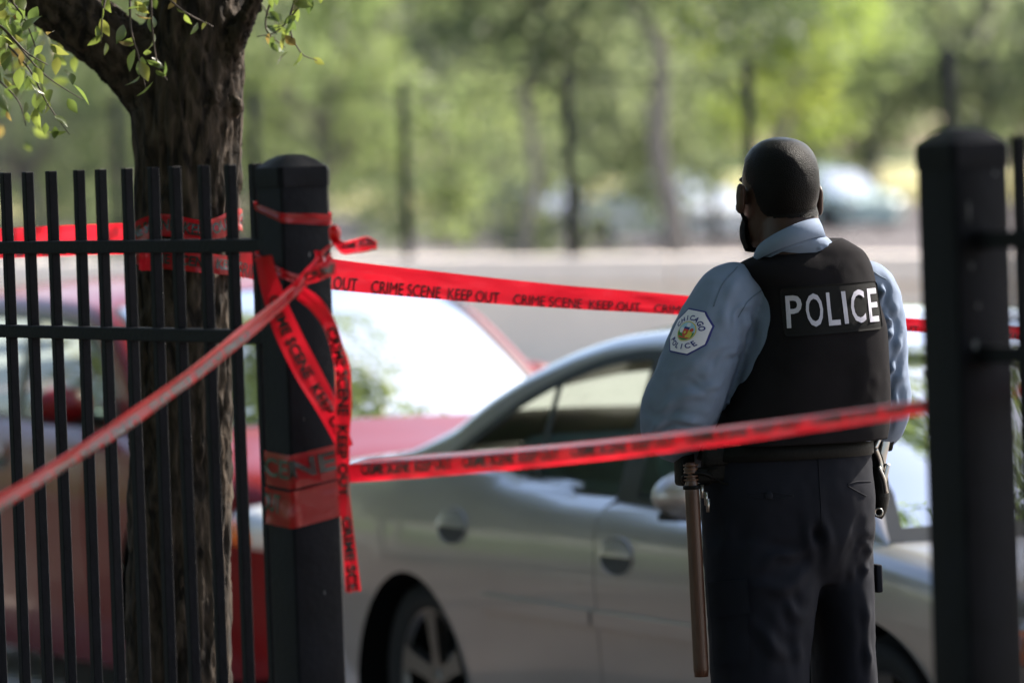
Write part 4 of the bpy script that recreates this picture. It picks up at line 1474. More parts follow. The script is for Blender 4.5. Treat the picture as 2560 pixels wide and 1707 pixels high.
        for k in range(5):
            a = 2 * PI * k / 5 + 0.35
            c, sn = math.cos(a), math.sin(a); px, pz = -sn, c
            V = []
            for q, (rr, hw) in enumerate(((0.03, 0.03), (0.10, 0.026), (0.17, 0.03), (0.212, 0.044))):
                for e in (-1, 1):
                    V.append((cx + rr * c + e * hw * px, s * (y - 0.03 + 0.006 * q - (0.0)), r + rr * sn + e * hw * pz))
                for e in (-1, 1):
                    V.append((cx + rr * c + e * hw * px, s * (y - 0.06), r + rr * sn + e * hw * pz))
            F = []
            for q in range(3):
                b = q * 4
                F += [(b, b + 1, b + 5, b + 4), (b, b + 4, b + 6, b + 2), (b + 1, b + 3, b + 7, b + 5)]
            mb.add(V, F, 0)
        mb.ball((cx, s * (y - 0.035), r), (0.035, 0.012, 0.035), nu=14, nv=8, m=0)
        mb.part('rim', [M['alloy'], M['well']], w, sharp=35)

    def inside(self):
        P = self.P; R = self.root
        z0 = 0.42
        mb = MB(); mb.box(((P['cab0'] + P['cab1']) / 2, 0, z0 - 0.06), ((P['cab1'] - P['cab0']) / 2 - 0.1, self.P['w'] - 0.16, 0.03)); mb.part('cabin_floor', M['cabin_floor'], R, smooth=False)
        bx = P['seats']
        for x in bx[:1]:
            for y in (-0.36, 0.36):
                mb = MB()
                mb.bbox((x, y, z0 + 0.16), (0.25, 0.25, 0.09), None, 0.05, 3)
                ax = (Vector((0.95, 0, -0.28)).normalized(), Vector((0, 1, 0)), Vector((-0.28, 0, 0.95)).normalized())
                mb.bbox((x - 0.30, y, z0 + 0.43), (0.07, 0.25, 0.30), ax, 0.05, 3)
                st = mb.part('seat', M['seat'], R)
                mb = MB(); mb.bbox((x - 0.40, y, P['rest_z']), (0.055, 0.135, 0.085), ax, 0.045, 3); mb.tube([(x - 0.37, y - 0.05, P['rest_z'] - 0.18), (x - 0.40, y - 0.05, P['rest_z'])], 0.007, 6); mb.tube([(x - 0.37, y + 0.05, P['rest_z'] - 0.18), (x - 0.40, y + 0.05, P['rest_z'])], 0.007, 6)
                mb.part('headrest', M['head_rest'], st)
        x = bx[1]
        mb = MB(); mb.bbox((x, 0, z0 + 0.15), (0.25, 0.62, 0.09), None, 0.05, 3); mb.bbox((x - 0.32, 0, z0 + 0.40), (0.09, 0.62, 0.26), None, 0.06, 3)
        mb.part('rear_bench', M['seat'], R)
        xd = P['cab1'] - 0.42; zd = float(self.belt(P['cab1'] - 0.3))
        mb = MB(); mb.bbox((xd, 0, zd - 0.14), (0.26, self.P['w'] - 0.14, 0.11), None, 0.06, 3); mb.part('dashboard', M['dash'], R)
        mb = MB()
        c = Vector((xd - 0.42, 0.36, zd - 0.08)); a1 = Vector((0, 1, 0)); a2 = Vector((0.4, 0, 0.92))
        mb.tube([c + a1 * (0.18 * math.cos(2 * PI * k / 20)) + a2 * (0.18 * math.sin(2 * PI * k / 20)) for k in range(21)], 0.014, 8, caps=False)
        mb.tube([c, c + Vector((0.28, 0, -0.1))], 0.03, 8); mb.part('steering_wheel', M['dash'], R)


GREY = dict(
    x0=-1.02, x1=3.78, w=0.89, wb=2.852, fillet=0.075, crown=0.05, tumble=0.30, tumble2=0.10, roof_crown=0.045, bulge=0.22, tyre=0.322,
    deck=([-1.02, -0.95, -0.7, -0.3, 0.2, 0.49, 0.62, 0.81, 1.12, 1.5, 1.9, 2.4, 2.75, 3.1, 3.45, 3.68, 3.78], [0.86, 0.955, 0.985, 1.0, 1.035, 1.02, 0.995, 0.968, 0.948, 0.934, 0.922, 0.91, 0.895, 0.85, 0.78, 0.70, 0.60]),
    plan=([-1.02, -0.97, -0.8, -0.5, 0.0, 1.0, 2.2, 2.9, 3.3, 3.6, 3.74, 3.78], [0.62, 0.74, 0.83, 0.872, 0.893, 0.895, 0.89, 0.878, 0.83, 0.70, 0.56, 0.44]),
    sill=([-1.02, -0.6, 0.0, 0.6, 2.2, 2.9, 3.4, 3.78], [0.34, 0.22, 0.19, 0.19, 0.19, 0.20, 0.20, 0.24]),
    rail=([-0.62, -0.35, 0.0, 0.3, 0.55, 0.8, 1.05, 1.4, 1.8, 2.05, 2.4, 2.86], [0.985, 1.005, 1.09, 1.222, 1.308, 1.372, 1.410, 1.428, 1.415, 1.362, 1.175, 0.885]),
    wtop=([0.12, 0.37, 0.62, 0.82, 1.02, 1.27, 1.6, 1.85, 2.1, 2.56], [1.03, 1.145, 1.245, 1.305, 1.347, 1.37, 1.37, 1.335, 1.22, 0.90]),
    win=(0.12, 2.54), cab0=-0.60, cab1=2.86, hdr0=0.50, hdr1=1.95,
    pillars=(0.74, 1.35), pillar_w=(0.018, 0.062),
    arches=((-0.03, 0.268, 0.395), (2.82, 0.30, 0.39)),
    doors=(dict(z0=0.23, z1=0.985, xl=lambda z: max(0.11 + 0.30 * max(0, z - 0.72) ** 1.1, 0.12 if z > 0.66 else math.sqrt(max(0, 0.435 ** 2 - (z - 0.268) ** 2)) - 0.03), xr=lambda z: 1.297, handle=(0.335, 0.822)),
           dict(z0=0.23, z1=0.915, xl=lambda z: 1.303, xr=lambda z: 2.36 - 0.12 * max(0, 0.6 - z), handle=(1.445, 0.785))),
    mouldings=((0.53, 1.29, 0.607, 0.598, 0.021), (1.31, 2.33, 0.598, 0.588, 0.021)),
    mirror=(1.96, 0.985), lamp_z=0.66, tail_z=0.82, seats=(1.55, 0.62), rest_z=1.20,
)
# near side of the rear axle stands at (-0.35, 17.0)
gc = Vector((-0.35, 17.0, STREET_Z)) + SN * 0.893
grey = Car('parked_car', 'taupe grey four door car parked behind the person', gc, TH, GREY, 'grey_paint', group='cars parked along the near kerb')

RED = dict(
    x0=-0.95, x1=3.55, w=0.96, wb=2.70, fillet=0.09, crown=0.06, tumble=0.24, tumble2=0.08, roof_crown=0.055, bulge=0.20, tyre=0.34,
    deck=([-0.95, -0.88, -0.6, 0.0, 1.0, 1.8, 2.1, 2.45, 2.9, 3.25, 3.45, 3.55], [0.80, 0.98, 1.03, 1.03, 1.02, 1.01, 1.0, 0.985, 0.93, 0.87, 0.80, 0.68]),
    plan=([-0.95, -0.9, -0.7, -0.3, 0.2, 1.5, 2.4, 2.9, 3.2, 3.42, 3.52, 3.55], [0.72, 0.82, 0.90, 0.94, 0.96, 0.965, 0.96, 0.94, 0.89, 0.78, 0.66, 0.56]),
    sill=([-0.95, -0.5, 0.0, 0.6, 2.0, 2.7, 3.2, 3.55], [0.30, 0.18, 0.13, 0.13, 0.13, 0.14, 0.16, 0.20]),
    rail=([-0.80, -0.6, -0.35, 0.0, 0.6, 1.2, 1.5, 1.75, 2.05, 2.48], [1.0, 1.22, 1.42, 1.465, 1.475, 1.465, 1.445, 1.39, 1.24, 0.97]),
    wtop=([-0.55, -0.35, 0.0, 0.6, 1.2, 1.5, 1.75, 2.2], [1.04, 1.30, 1.40, 1.415, 1.405, 1.38, 1.30, 1.0]),
    win=(-0.55, 2.18), cab0=-0.80, cab1=2.48, hdr0=-0.32, hdr1=1.60,
    pillars=(0.0, 0.95), pillar_w=(0.05, 0.06),
    arches=((0.0, 0.34, 0.40), (2.70, 0.34, 0.40)),
    doors=(dict(z0=0.30, z1=1.0, xl=lambda z: 0.45 if z < 0.8 else 0.40, xr=lambda z: 0.947, handle=(0.55, 0.88)),
           dict(z0=0.30, z1=0.99, xl=lambda z: 0.953, xr=lambda z: 2.02, handle=(1.08, 0.88))),
    mirror=(1.80, 1.09), lamp_z=0.70, tail_z=0.85, seats=(1.20, 0.30), rest_z=1.24,
)
RT = math.radians(66)
re_, rn_ = Vector((math.cos(RT), -math.sin(RT), 0)), Vector((math.sin(RT), math.cos(RT), 0))
rc = Vector((-1.305, 19.33, STREET_Z)) - re_ * 2.70 + rn_ * 0.95
red = Car('parked_car', 'dark red car parked behind the grey one, seen through the pickets', rc, RT, RED, 'red_paint', group='cars parked along the near kerb')

# cars on the road behind the chain link fence
FAR = dict(GREY); FAR['doors'] = (); FAR['mouldings'] = ()


def far_car(u, depth, ang, paint, label):
    p = on_hill(u, depth)
    Car('distant_car', label, p + Vector((0, 0, 0.01)), math.radians(ang), FAR, paint, 'cars on the road behind the wall', detail=False)


far_car(1452, 118, 57, 'white_paint', 'white car behind the chain link fence beside the grey trunk')
far_car(1800, 128, 57, 'teal_paint', 'pale greenish car just right of the head of the person')
far_car(1120, 125, 57, 'plum_paint', 'slate coloured car at the slender leaning trunk')


# ------------------------------------------------------------------ the man in uniform, seen from behind
PZ = 11.5
YAW = math.radians(20)                                    # turned a little to the left
FW = Vector((-math.sin(YAW), math.cos(YAW), 0)); RT_ = Vector((math.cos(YAW), math.sin(YAW), 0))
foot = UV(1822, 2000, PZ); foot.z = 0
man = empty('person', foot, 'person in light blue shirt, black lettered vest and navy trousers standing with back turned', 'person')
PS = 12496.0 / PZ


def sring(v, uL, uR, b, dz=0.0, n=64, ex=2.4, yaw=YAW, Z=PZ, fwd=0.0):
    """a level ring round the body, as wide as it shows between columns uL and uR, b half as deep"""
    c = UV((uL + uR) / 2, v, Z + dz)
    half = (uR - uL) / 2 / (12496.0 / (Z + dz))
    sn, cs = math.sin(yaw), math.cos(yaw)
    a = math.sqrt(max(1e-4, half * half - (b * sn) ** 2)) / cs
    f = Vector((-sn, cs, 0)); r = Vector((cs, sn, 0))
    out = []
    for k in range(n):
        w = 2 * PI * k / n
        x = abs(math.cos(w)) ** (2 / ex) * (1 if math.cos(w) >= 0 else -1) * a
        y = abs(math.sin(w)) ** (2 / ex) * (1 if math.sin(w) >= 0 else -1) * b
        out.append(c + r * x + f * (y + fwd))
    return out


def rings_dense(spec, m, **kw):
    """spec rows (v, uL, uR, b, dz, ex, fwd) resampled smoothly to m rings"""
    A = np.array(spec, float)
    fs = [spl(A[:, 0], A[:, i]) for i in range(1, A.shape[1])]
    out = []
    for k in range(m):
        v = A[0, 0] + (A[-1, 0] - A[0, 0]) * k / (m - 1)
        q = [float(f(v)) for f in fs]
        out.append(sring(v, q[0], q[1], q[2], q[3], ex=q[4], fwd=q[5], **kw))
    return out


# -- head, neck and hands: one continuous skin
HY = math.radians(24)
HF = Vector((-math.sin(HY), math.cos(HY), 0)); HR = Vector((math.cos(HY), math.sin(HY), 0))
skull = [(317.5, 1783, 1795, 0.006, 0.0, 2.0, 0.0), (322, 1757, 1822, 0.034, 0.0, 2.0, 0.0), (330, 1741, 1841, 0.055, 0, 2.0, 0), (345, 1724, 1858, 0.074, 0, 2.05, 0), (370, 1712, 1871, 0.090, 0, 2.1, 0),
         (400, 1707.5, 1876, 0.098, 0, 2.15, 0), (430, 1707, 1877.5, 0.100, 0, 2.15, 0), (455, 1709, 1876, 0.098, 0, 2.15, 0.002), (480, 1714, 1871, 0.092, 0, 2.1, 0.006), (505, 1721, 1866, 0.083, 0, 2.1, 0.014),
         (525, 1727, 1862, 0.075, 0, 2.1, 0.022), (550, 1736, 1852, 0.062, 0, 2.0, 0.034), (568, 1752, 1836, 0.045, 0, 2.0, 0.045)]
neck = [(470, 1738, 1866, 0.06, 0.0, 2.1, -0.012), (500, 1735, 1872, 0.064, 0.0, 2.1, -0.016), (535, 1735, 1876, 0.066, 0.0, 2.1, -0.02), (575, 1736, 1880, 0.068, 0, 2.1, -0.022), (620, 1730, 1890, 0.07, 0, 2.1, -0.02), (660, 1730, 1892, 0.07, 0, 2.1, -0.01)]
bp = [loft(rings_dense(skull, 44, yaw=HY)), loft(rings_dense(neck, 16))]
hc = UV(1792, 430, PZ)
HAX = (HR, HF, UP)


def hp(r, f, z):
    return hc + HR * r + HF * f + UP * z


# ears, brow, nose, cheeks, chin
for s, u, v, Z in ((-1, 1701, 456, PZ - 0.034), (1, 1882.5, 460, PZ + 0.028)):
    c = UV(u, v, Z)
    out = HR * s
    ax = ((out * 0.96 - HF * 0.28).normalized(), (HF * 0.96 + out * 0.28).normalized(), UP)
    bp.append(ball(c, (0.0080, 0.0125, 0.035), ax, 20, 14))
    bp.append(ball(c + UP * 0.014 + ax[1] * -0.004, (0.0078, 0.012, 0.017), ax, 16, 10))
    bp.append(ball(c - UP * 0.020 + ax[1] * 0.004, (0.008, 0.010, 0.013), ax, 16, 10))
    bp.append(ball(c - out * 0.010 + ax[1] * 0.012, (0.010, 0.010, 0.022), ax, 16, 10))
bp.append(ball(hp(0, 0.088, 0.018), (0.055, 0.016, 0.012), HAX))
bp.append(ball(hp(0, 0.102, -0.030), (0.012, 0.016, 0.030), HAX))
bp.append(ball(hp(0, 0.110, -0.046), (0.018, 0.012, 0.012), HAX))
for s in (-1, 1): bp.append(ball(hp(0.042 * s, 0.070, -0.035), (0.026, 0.024, 0.024), HAX))
bp.append(ball(hp(0, 0.085, -0.082), (0.026, 0.016, 0.014), HAX))
bp.append(ball(hp(0, 0.078, -0.108), (0.030, 0.022, 0.020), HAX))
# hands clasped in front of the belt
HB = UV(1790, 1075, PZ + 0.20)


def hand(side):
    """side -1 left hand, 1 right hand: palm turned to the body, fingers curled round the other wrist"""
    d = RT_ * (-side)                                    # the fingers point across the body
    w = HB + RT_ * (0.055 * side) + FW * (0.012 if side > 0 else 0.045) + UP * (0.0 if side > 0 else 0.006)
    out = [ball(w + d * 0.035, (0.050, 0.016, 0.042), (d, FW, UP), 18, 12)]
    for k, (zz, ln) in enumerate(((0.030, 0.068), (0.011, 0.076), (-0.009, 0.071), (-0.027, 0.056))):
        a = w + d * 0.070 + UP * zz
        p = [a - d * 0.02, a, a + d * (ln * 0.42) + FW * 0.006, a + d * (ln * 0.75) - FW * 0.004, a + d * (ln * 0.92) - FW * 0.020]
        out.append(tube(curve3(p, 12), [0.0095, 0.0095, 0.0092, 0.009, 0.009, 0.0088, 0.0086, 0.0084, 0.0082, 0.008, 0.0076, 0.006], 10))
    a = w + d * 0.012 + UP * 0.030
    p = [a - UP * 0.012, a + UP * 0.012 + d * 0.008, a + UP * 0.028 + d * 0.026 + FW * 0.008, a + UP * 0.030 + d * 0.050 + FW * 0.006]
    out.append(tube(curve3(p, 12), lerpl([0.012, 0.0115, 0.0105, 0.008], 12), 10))
    return out, w


for side in (-1, 1):
    hs, w = hand(side)
    bp += hs
WL = HB - RT_ * 0.075 + FW * 0.045; WR = HB + RT_ * 0.075 + FW * 0.012
ARM_L = [(UV(1712, 668, PZ - 0.02), 0.064), (UV(1672, 690, PZ - 0.045), 0.074), (UV(1640, 745, PZ - 0.06), 0.080), (UV(1612, 815, PZ - 0.07), 0.080), (UV(1588, 890, PZ - 0.075), 0.081), (UV(1560, 950, PZ - 0.06), 0.080), (UV(1553, 988, PZ - 0.02), 0.068), (UV(1595, 1012, PZ + 0.05), 0.058), (UV(1660, 1035, PZ + 0.12), 0.050), (WL, 0.040)]
ARM_R = [(UV(1962, 655, PZ + 0.05), 0.060), (UV(1992, 668, PZ + 0.06), 0.062), (UV(2005, 720, PZ + 0.06), 0.064), (UV(2018, 800, PZ + 0.06), 0.062), (UV(2026, 870, PZ + 0.065), 0.059), (UV(2030, 930, PZ + 0.08), 0.056), (UV(2020, 975, PZ + 0.12), 0.050), (UV(1975, 1010, PZ + 0.17), 0.044), (UV(1900, 1045, PZ + 0.20), 0.040), (WR, 0.036)]


def arm(A, n=50, shrink=0.0, last=None):
    acc = [0.0]
    for i in range(1, len(A)): acc.append(acc[-1] + (A[i][0] - A[i - 1][0]).length)
    P = curve3([a[0] for a in A], n)
    R = [max(0.02, float(np.interp(acc[-1] * k / (n - 1), acc, [a[1] for a in A])) - shrink) for k in range(n)]
    return tube(P, R, 28)


bp.append(arm(ARM_L, shrink=0.018)); bp.append(arm(ARM_R, shrink=0.014))
# the rest of the body under the clothes
torso_in = [(600, 1720, 1960, 0.05, 0.02, 2.2, -0.01), (680, 1720, 1985, 0.085, 0.02, 2.3, 0), (800, 1720, 1990, 0.105, 0.01, 2.3, 0.0), (1000, 1690, 1970, 0.10, 0, 2.3, 0), (1180, 1650, 1970, 0.10, 0, 2.3, 0), (1300, 1650, 1970, 0.09, 0, 2.3, 0)]
bp.append(loft(rings_dense(torso_in, 24)))


def leg_rings(spec, m, n=48, shrink=0.0):
    return [sring(*[q for q in row], n=n) for row in spec]


LEG_L = [(1240, 1616, 1880, 0.115, -0.02), (1330, 1622, 1884, 0.118, -0.025), (1450, 1627, 1866, 0.110, -0.03), (1568, 1633, 1856, 0.100, -0.035), (1750, 1650, 1862, 0.092, -0.035), (1950, 1668, 1862, 0.088, -0.03), (2110, 1680, 1862, 0.088, -0.03), (2190, 1684, 1860, 0.090, -0.03)]
LEG_R = [(1240, 1770, 2006, 0.105, 0.08), (1330, 1822, 2005, 0.112, 0.085), (1450, 1858, 2009, 0.106, 0.09), (1568, 1866, 2014, 0.098, 0.095), (1750, 1848, 2018, 0.090, 0.10), (1950, 1856, 2020, 0.086, 0.10), (2110, 1860, 2020, 0.086, 0.10), (2190, 1862, 2020, 0.088, 0.10)]


def leg(spec, m=40, k=0.0):
    A = np.array(spec, float)
    fs = [spl(A[:, 0], A[:, i]) for i in range(1, 5)]
    out = []
    for q in range(m):
        v = A[0, 0] + (A[-1, 0] - A[0, 0]) * q / (m - 1)
        uL, uR, b, dz = [float(f(v)) for f in fs]
        out.append(sring(v, uL + k, uR - k, b - k / PS, dz, ex=2.2, n=48))
    return loft(out)


bp.append(leg(LEG_L, 30, 26)); bp.append(leg(LEG_R, 30, 26))
for spec, Z in ((LEG_L, PZ - 0.03), (LEG_R, PZ + 0.10)):
    c = UV((spec[-1][1] + spec[-1][2]) / 2, 2150, Z)
    bp.append(tube([Vector((c.x, c.y, 0.34)), Vector((c.x, c.y, 0.07))], [0.05, 0.045], 16))
    bp.append(ball(Vector((c.x, c.y, 0.07)) + FW * 0.06, (0.042, 0.12, 0.045), (RT_, FW, UP)))
Vb, Nb, Fb = voxel(bp, 0.0045, 3, 0.4)
body = obj('body', Vb, Fb, M['skin'], man)
# eyes
for s in (-1, 1):
    mb = MB(); mb.ball(hp(0.031 * s, 0.086, -0.004), 0.0115, nu=14, nv=10); mb.obj('eye', M['eye'], man)
# hair: the cropped cap of the skull
zs_back = UV(1792, 503, PZ).z; zs_ear = UV(1792, 418, PZ).z; zs_front = UV(1792, 372, PZ).z
keep = np.zeros(len(Vb), bool)
for i, p in enumerate(Vb):
    d = Vector(p) - hc
    if d.z < zs_back - hc.z - 0.02: continue
    x, y = d.dot(HR), d.dot(HF)
    a = abs(math.degrees(math.atan2(abs(x), -y)))          # 0 at the back, 90 at the ear, 180 at the forehead
    rr = math.hypot(x, y)
    line = float(np.interp(a, [0, 40, 62, 78, 100, 120, 180], [zs_back, zs_back + 0.002, zs_back + 0.012, zs_ear - 0.012, zs_ear + 0.004, zs_front, zs_front + 0.01]))
    line += 0.0025 * noise.noise(Vector(p) * 120)
    if p[2] > line and not (abs(x) > 0.079 and p[2] < zs_ear + 0.012): keep[i] = True
idx = -np.ones(len(Vb), int); sel = np.where(keep)[0]; idx[sel] = np.arange(len(sel))
HV = Vb[sel] + Nb[sel] * 0.0022
HFc = [tuple(int(idx[k]) for k in f) for f in Fb if all(keep[k] for k in f)]
obj('hair', HV, HFc, M['hair'], man)
# face mask, its edge standing off the left cheek
V = []
nu_, nv_ = 28, 12
for i in range(nu_):
    a = -1.5 + 3.0 * i / (nu_ - 1)
    for j in range(nv_):
        t = j / (nv_ - 1)
        puff = 1 + 0.16 * math.sin(PI * t) * math.cos(a * 0.6)
        r1 = 0.077 * puff
        z = -0.046 - 0.066 * t - 0.014 * math.cos(a) * t
        V.append(hp(0.82 * r1 * math.sin(a), 0.030 + 1.05 * r1 * math.cos(a) * (1.0 if t < 0.8 else 0.96), z - 0.012))
obj('face_mask', V, grid_faces(nu_, nv_), M['mask'], man)
mb = MB()
# loose lower corner of the mask and its ear loop on the left
mb.add([UV(1704, 524, PZ + 0.03), UV(1714, 496, PZ + 0.02), UV(1732, 512, PZ + 0.03), UV(1737, 546, PZ + 0.04), UV(1722, 536, PZ + 0.03)], [(0, 1, 2, 3, 4)])
mb.tube(curve3([UV(1703, 488, PZ - 0.03), UV(1708, 500, PZ - 0.01), UV(1714, 515, PZ + 0.02)], 10), 0.0035, 6)
mb.obj('mask_corner', M['mask'], man)

# -- shirt
torso_s = [(546, 1742, 1888, 0.078, 0.0, 2.1, -0.022), (562, 1742, 1906, 0.080, 0.0, 2.1, -0.02), (578, 1735, 1935, 0.082, 0.01, 2.1, -0.015), (600, 1705, 1985, 0.078, 0.02, 2.2, -0.01), (640, 1690, 2004, 0.090, 0.025, 2.3, 0), (700, 1700, 2012, 0.115, 0.02, 2.3, 0), (800, 1690, 2016, 0.13, 0.01, 2.4, 0), (900, 1668, 2018, 0.13, 0.0, 2.4, 0), (990, 1645, 2012, 0.128, 0.0, 2.4, 0), (1040, 1622, 1992, 0.122, 0.0, 2.4, 0)]
Vs, Ns, Fs = voxel([loft(rings_dense(torso_s, 40)), arm(ARM_L[:-1], 60), arm(ARM_R[:-1], 60)], 0.0045, 8, 0.5)


def folds(V, N, F, items, nz=0.003, f=6.0, fine=0.0012):
    """raise and sink cloth along creases: (from, to, width, amount)"""
    out = V.copy()
    I = []
    for a, b, w, h in items:
        a, b = Vector(a), Vector(b); I.append((a, b - a, (b - a).length, w, h))
    for i in range(len(V)):
        p = Vector(V[i])
        d = nz * noise.noise(p * f) + fine * noise.noise(p * 38)
        for a, ab, L, w, h in I:
            t = (p - a).dot(ab) / (L * L)
            if -0.25 < t < 1.25:
                q = a + ab * t + Vector((0, 0, 0.012 * math.sin(t * 5 + h * 900)))
                dd = p - q; dd.y *= 0.25
                e = dd.length / w
                if e < 3:
                    fade = math.exp(-((t - 0.5) / 0.42) ** 2)
                    d += h * fade * (math.exp(-e * e) - 0.5 * math.exp(-(e - 1.6) ** 2))
        out[i] = V[i] + N[i] * d
    return out


sf = [(UV(1690, 640, PZ - 0.12), UV(1655, 760, PZ - 0.12), 0.012, 0.006), (UV(1735, 700, PZ - 0.1), UV(1690, 800, PZ - 0.12), 0.010, 0.008), (UV(1738, 740, PZ - 0.1), UV(1700, 830, PZ - 0.12), 0.009, 0.008),
      (UV(1560, 840, PZ - 0.12), UV(1680, 800, PZ - 0.12), 0.012, 0.005), (UV(1500, 960, PZ - 0.1), UV(1600, 900, PZ - 0.15), 0.013, 0.012), (UV(1490, 985, PZ - 0.1), UV(1610, 960, PZ - 0.15), 0.010, 0.013), (UV(1520, 1010, PZ), UV(1610, 1005, PZ - 0.1), 0.009, 0.013), (UV(1560, 900, PZ - 0.1), UV(1660, 870, PZ - 0.15), 0.010, 0.007), (UV(1700, 880, PZ - 0.1), UV(1640, 970, PZ - 0.15), 0.010, 0.008),
      (UV(1640, 880, PZ - 0.14), UV(1560, 940, PZ - 0.14), 0.014, 0.005), (UV(1742, 690, PZ - 0.1), UV(1705, 790, PZ - 0.12), 0.006, 0.008), (UV(1730, 770, PZ - 0.1), UV(1690, 850, PZ - 0.12), 0.006, 0.007), (UV(1720, 690, PZ - 0.1), UV(1670, 760, PZ - 0.12), 0.007, 0.006), (UV(1700, 800, PZ - 0.1), UV(1620, 860, PZ - 0.12), 0.007, 0.006),
      (UV(1485, 950, PZ - 0.08), UV(1560, 935, PZ - 0.14), 0.006, 0.009), (UV(1500, 1000, PZ - 0.05), UV(1600, 985, PZ - 0.12), 0.006, 0.009), (UV(1530, 860, PZ - 0.1), UV(1620, 890, PZ - 0.15), 0.007, 0.005),
      (UV(2015, 640, PZ), UV(2045, 720, PZ), 0.007, 0.0153), (UV(2020, 680, PZ), UV(2055, 760, PZ), 0.007, 0.0170), (UV(2062, 700, PZ), UV(2035, 800, PZ), 0.008, 0.0170), (UV(2070, 780, PZ), UV(2040, 880, PZ), 0.008, 0.0170), (UV(2078, 860, PZ), UV(2050, 950, PZ), 0.009, 0.0136),
      (UV(2040, 860, PZ), UV(2045, 960, PZ), 0.007, 0.0136), (UV(2075, 950, PZ), UV(2030, 985, PZ), 0.008, 0.0136),
      (UV(1900, 548, PZ - 0.08), UV(1925, 575, PZ - 0.08), 0.006, 0.004), (UV(1880, 560, PZ - 0.08), UV(1890, 580, PZ - 0.08), 0.005, 0.004)]
Vs2 = folds(Vs, Ns, Fs, sf, 0.007, 8.0, 0.0018)
shirt = obj('shirt', Vs2, Fs, M['shirt'], man)
shirt_bvh = BVHTree.FromPolygons([Vector(v) for v in Vs2], Fs)


def on_surface(bvh, p, d, lift):
    h = bvh.ray_cast(p - d * 0.6, d)
    if h[0] is None:
        h = bvh.find_nearest(p)
    nrm = h[1]
    if nrm.dot(d) > 0: nrm = -nrm
    return h[0] + nrm * lift


# seams of the sleeve and yoke
def seam(parent, bvh, uv, mat, w=0.0012, lift=0.0006, n=24, name='seam', Z=PZ):
    P = curve3([UV(u, v, Z) for u, v in uv], n)
    P = [on_surface(bvh, p, Vector((0, 1, 0)), lift) for p in P]
    V, F = tube(P, w, 6)
    obj(name, V, F, mat, parent)


M['shirt_seam'] = pbr('shirt_seam_thread', (0.07, 0.10, 0.145), 0.8)
seam(shirt, shirt_bvh, [(1690, 612), (1655, 650), (1634, 700)], M['shirt_seam'])
seam(shirt, shirt_bvh, [(1745, 665), (1712, 690), (1690, 725)], M['shirt_seam'])
seam(shirt, shirt_bvh, [(2003, 622), (2020, 634), (2036, 642)], M['shirt_seam'])


# collar: a band round the neck, higher at the back right, folded over
def collar_ring(uL, vL, uR, vR, b, out):
    """tilted ring whose left end shows at (uL, vL) and right end at (uR, vR)"""
    A = UV(uL, vL, PZ); B = UV(uR, vR, PZ)
    c = (A + B) / 2 + Vector((0, -0.022, 0)); ax = (B - A) / 2
    r = Vector((ax.x, ax.y, ax.z)) + ax.normalized() * out
    f = Vector((0, 1, 0)) * (b + out + 0.010) + UP * -0.016
    return [c + r * math.cos(w) + f * math.sin(w) for w in (2 * PI * k / 56 for k in range(56))]


rings = [collar_ring(1739, 612, 1888, 560, 0.066, 0.002), collar_ring(1740, 585, 1882, 532, 0.064, 0.001), collar_ring(1741, 570, 1876, 511, 0.063, 0.0), collar_ring(1740, 566, 1876, 506, 0.064, 0.0),
         collar_ring(1739, 568, 1878, 506, 0.066, 0.002), collar_ring(1735, 580, 1884, 523, 0.070, 0.004), collar_ring(1731, 606, 1889, 549, 0.074, 0.007), collar_ring(1731, 607, 1888, 550, 0.071, 0.004)]
V, F = loft(rings, False)
obj('collar', V, F, M['shirt'], shirt)

# -- vest
vest_spec = [(578, 1748, 1930, 0.070, 0.0, 2.2, -0.012), (584, 1728, 1950, 0.086, 0.005, 2.2, -0.01), (594, 1704, 1980, 0.100, 0.01, 2.2, -0.008), (606, 1688, 1994, 0.112, 0.012, 2.2, -0.005), (625, 1690, 2002, 0.120, 0.012, 2.3, -0.003), (660, 1712, 2008, 0.129, 0.014, 2.4, 0), (700, 1722, 2014, 0.138, 0.014, 2.5, 0),
             (760, 1712, 2026, 0.150, 0.010, 2.7, 0), (840, 1690, 2033, 0.155, 0.004, 2.7, 0), (920, 1660, 2038, 0.155, 0.0, 2.6, 0), (985, 1638, 2036, 0.150, 0.0, 2.6, 0), (1013, 1634, 2030, 0.150, 0.0, 2.6, 0)]
vr = rings_dense(vest_spec, 90, n=128)
inner = rings_dense([(1000, 1646, 2025, 0.139, 0.0, 2.6, 0), (985, 1646, 2025, 0.139, 0.0, 2.6, 0), (960, 1650, 2026, 0.139, 0.0, 2.6, 0)][::-1], 3, n=128)[::-1]
V, F = loft(vr, True)
# close underneath with a turned-in hem
me_v = np.array([tuple(p) for p in V])
nrm = np.zeros_like(me_v)
cen = np.repeat(np.array([tuple(sum(r, Vector()) / len(r)) for r in vr]), 128, axis=0)
nrm = me_v - cen; nrm /= np.linalg.norm(nrm, axis=1)[:, None] + 1e-9
vf = [(UV(1990, 590, PZ - 0.1), UV(2005, 650, PZ - 0.1), 0.012, 0.004), (UV(1960, 595, PZ - 0.12), UV(1985, 640, PZ - 0.12), 0.010, 0.003), (UV(1900, 600, PZ - 0.12), UV(1950, 585, PZ - 0.12), 0.010, 0.004),
      (UV(1765, 640, PZ - 0.12), UV(1800, 760, PZ - 0.12), 0.02, 0.003), (UV(1660, 960, PZ - 0.12), UV(1760, 930, PZ - 0.12), 0.015, 0.003), (UV(1990, 800, PZ - 0.1), UV(1975, 960, PZ - 0.1), 0.02, 0.004), (UV(2015, 850, PZ - 0.1), UV(2005, 970, PZ - 0.1), 0.012, 0.003)]
zt_, zb_ = UV(1850, 578, PZ).z, UV(1850, 670, PZ).z
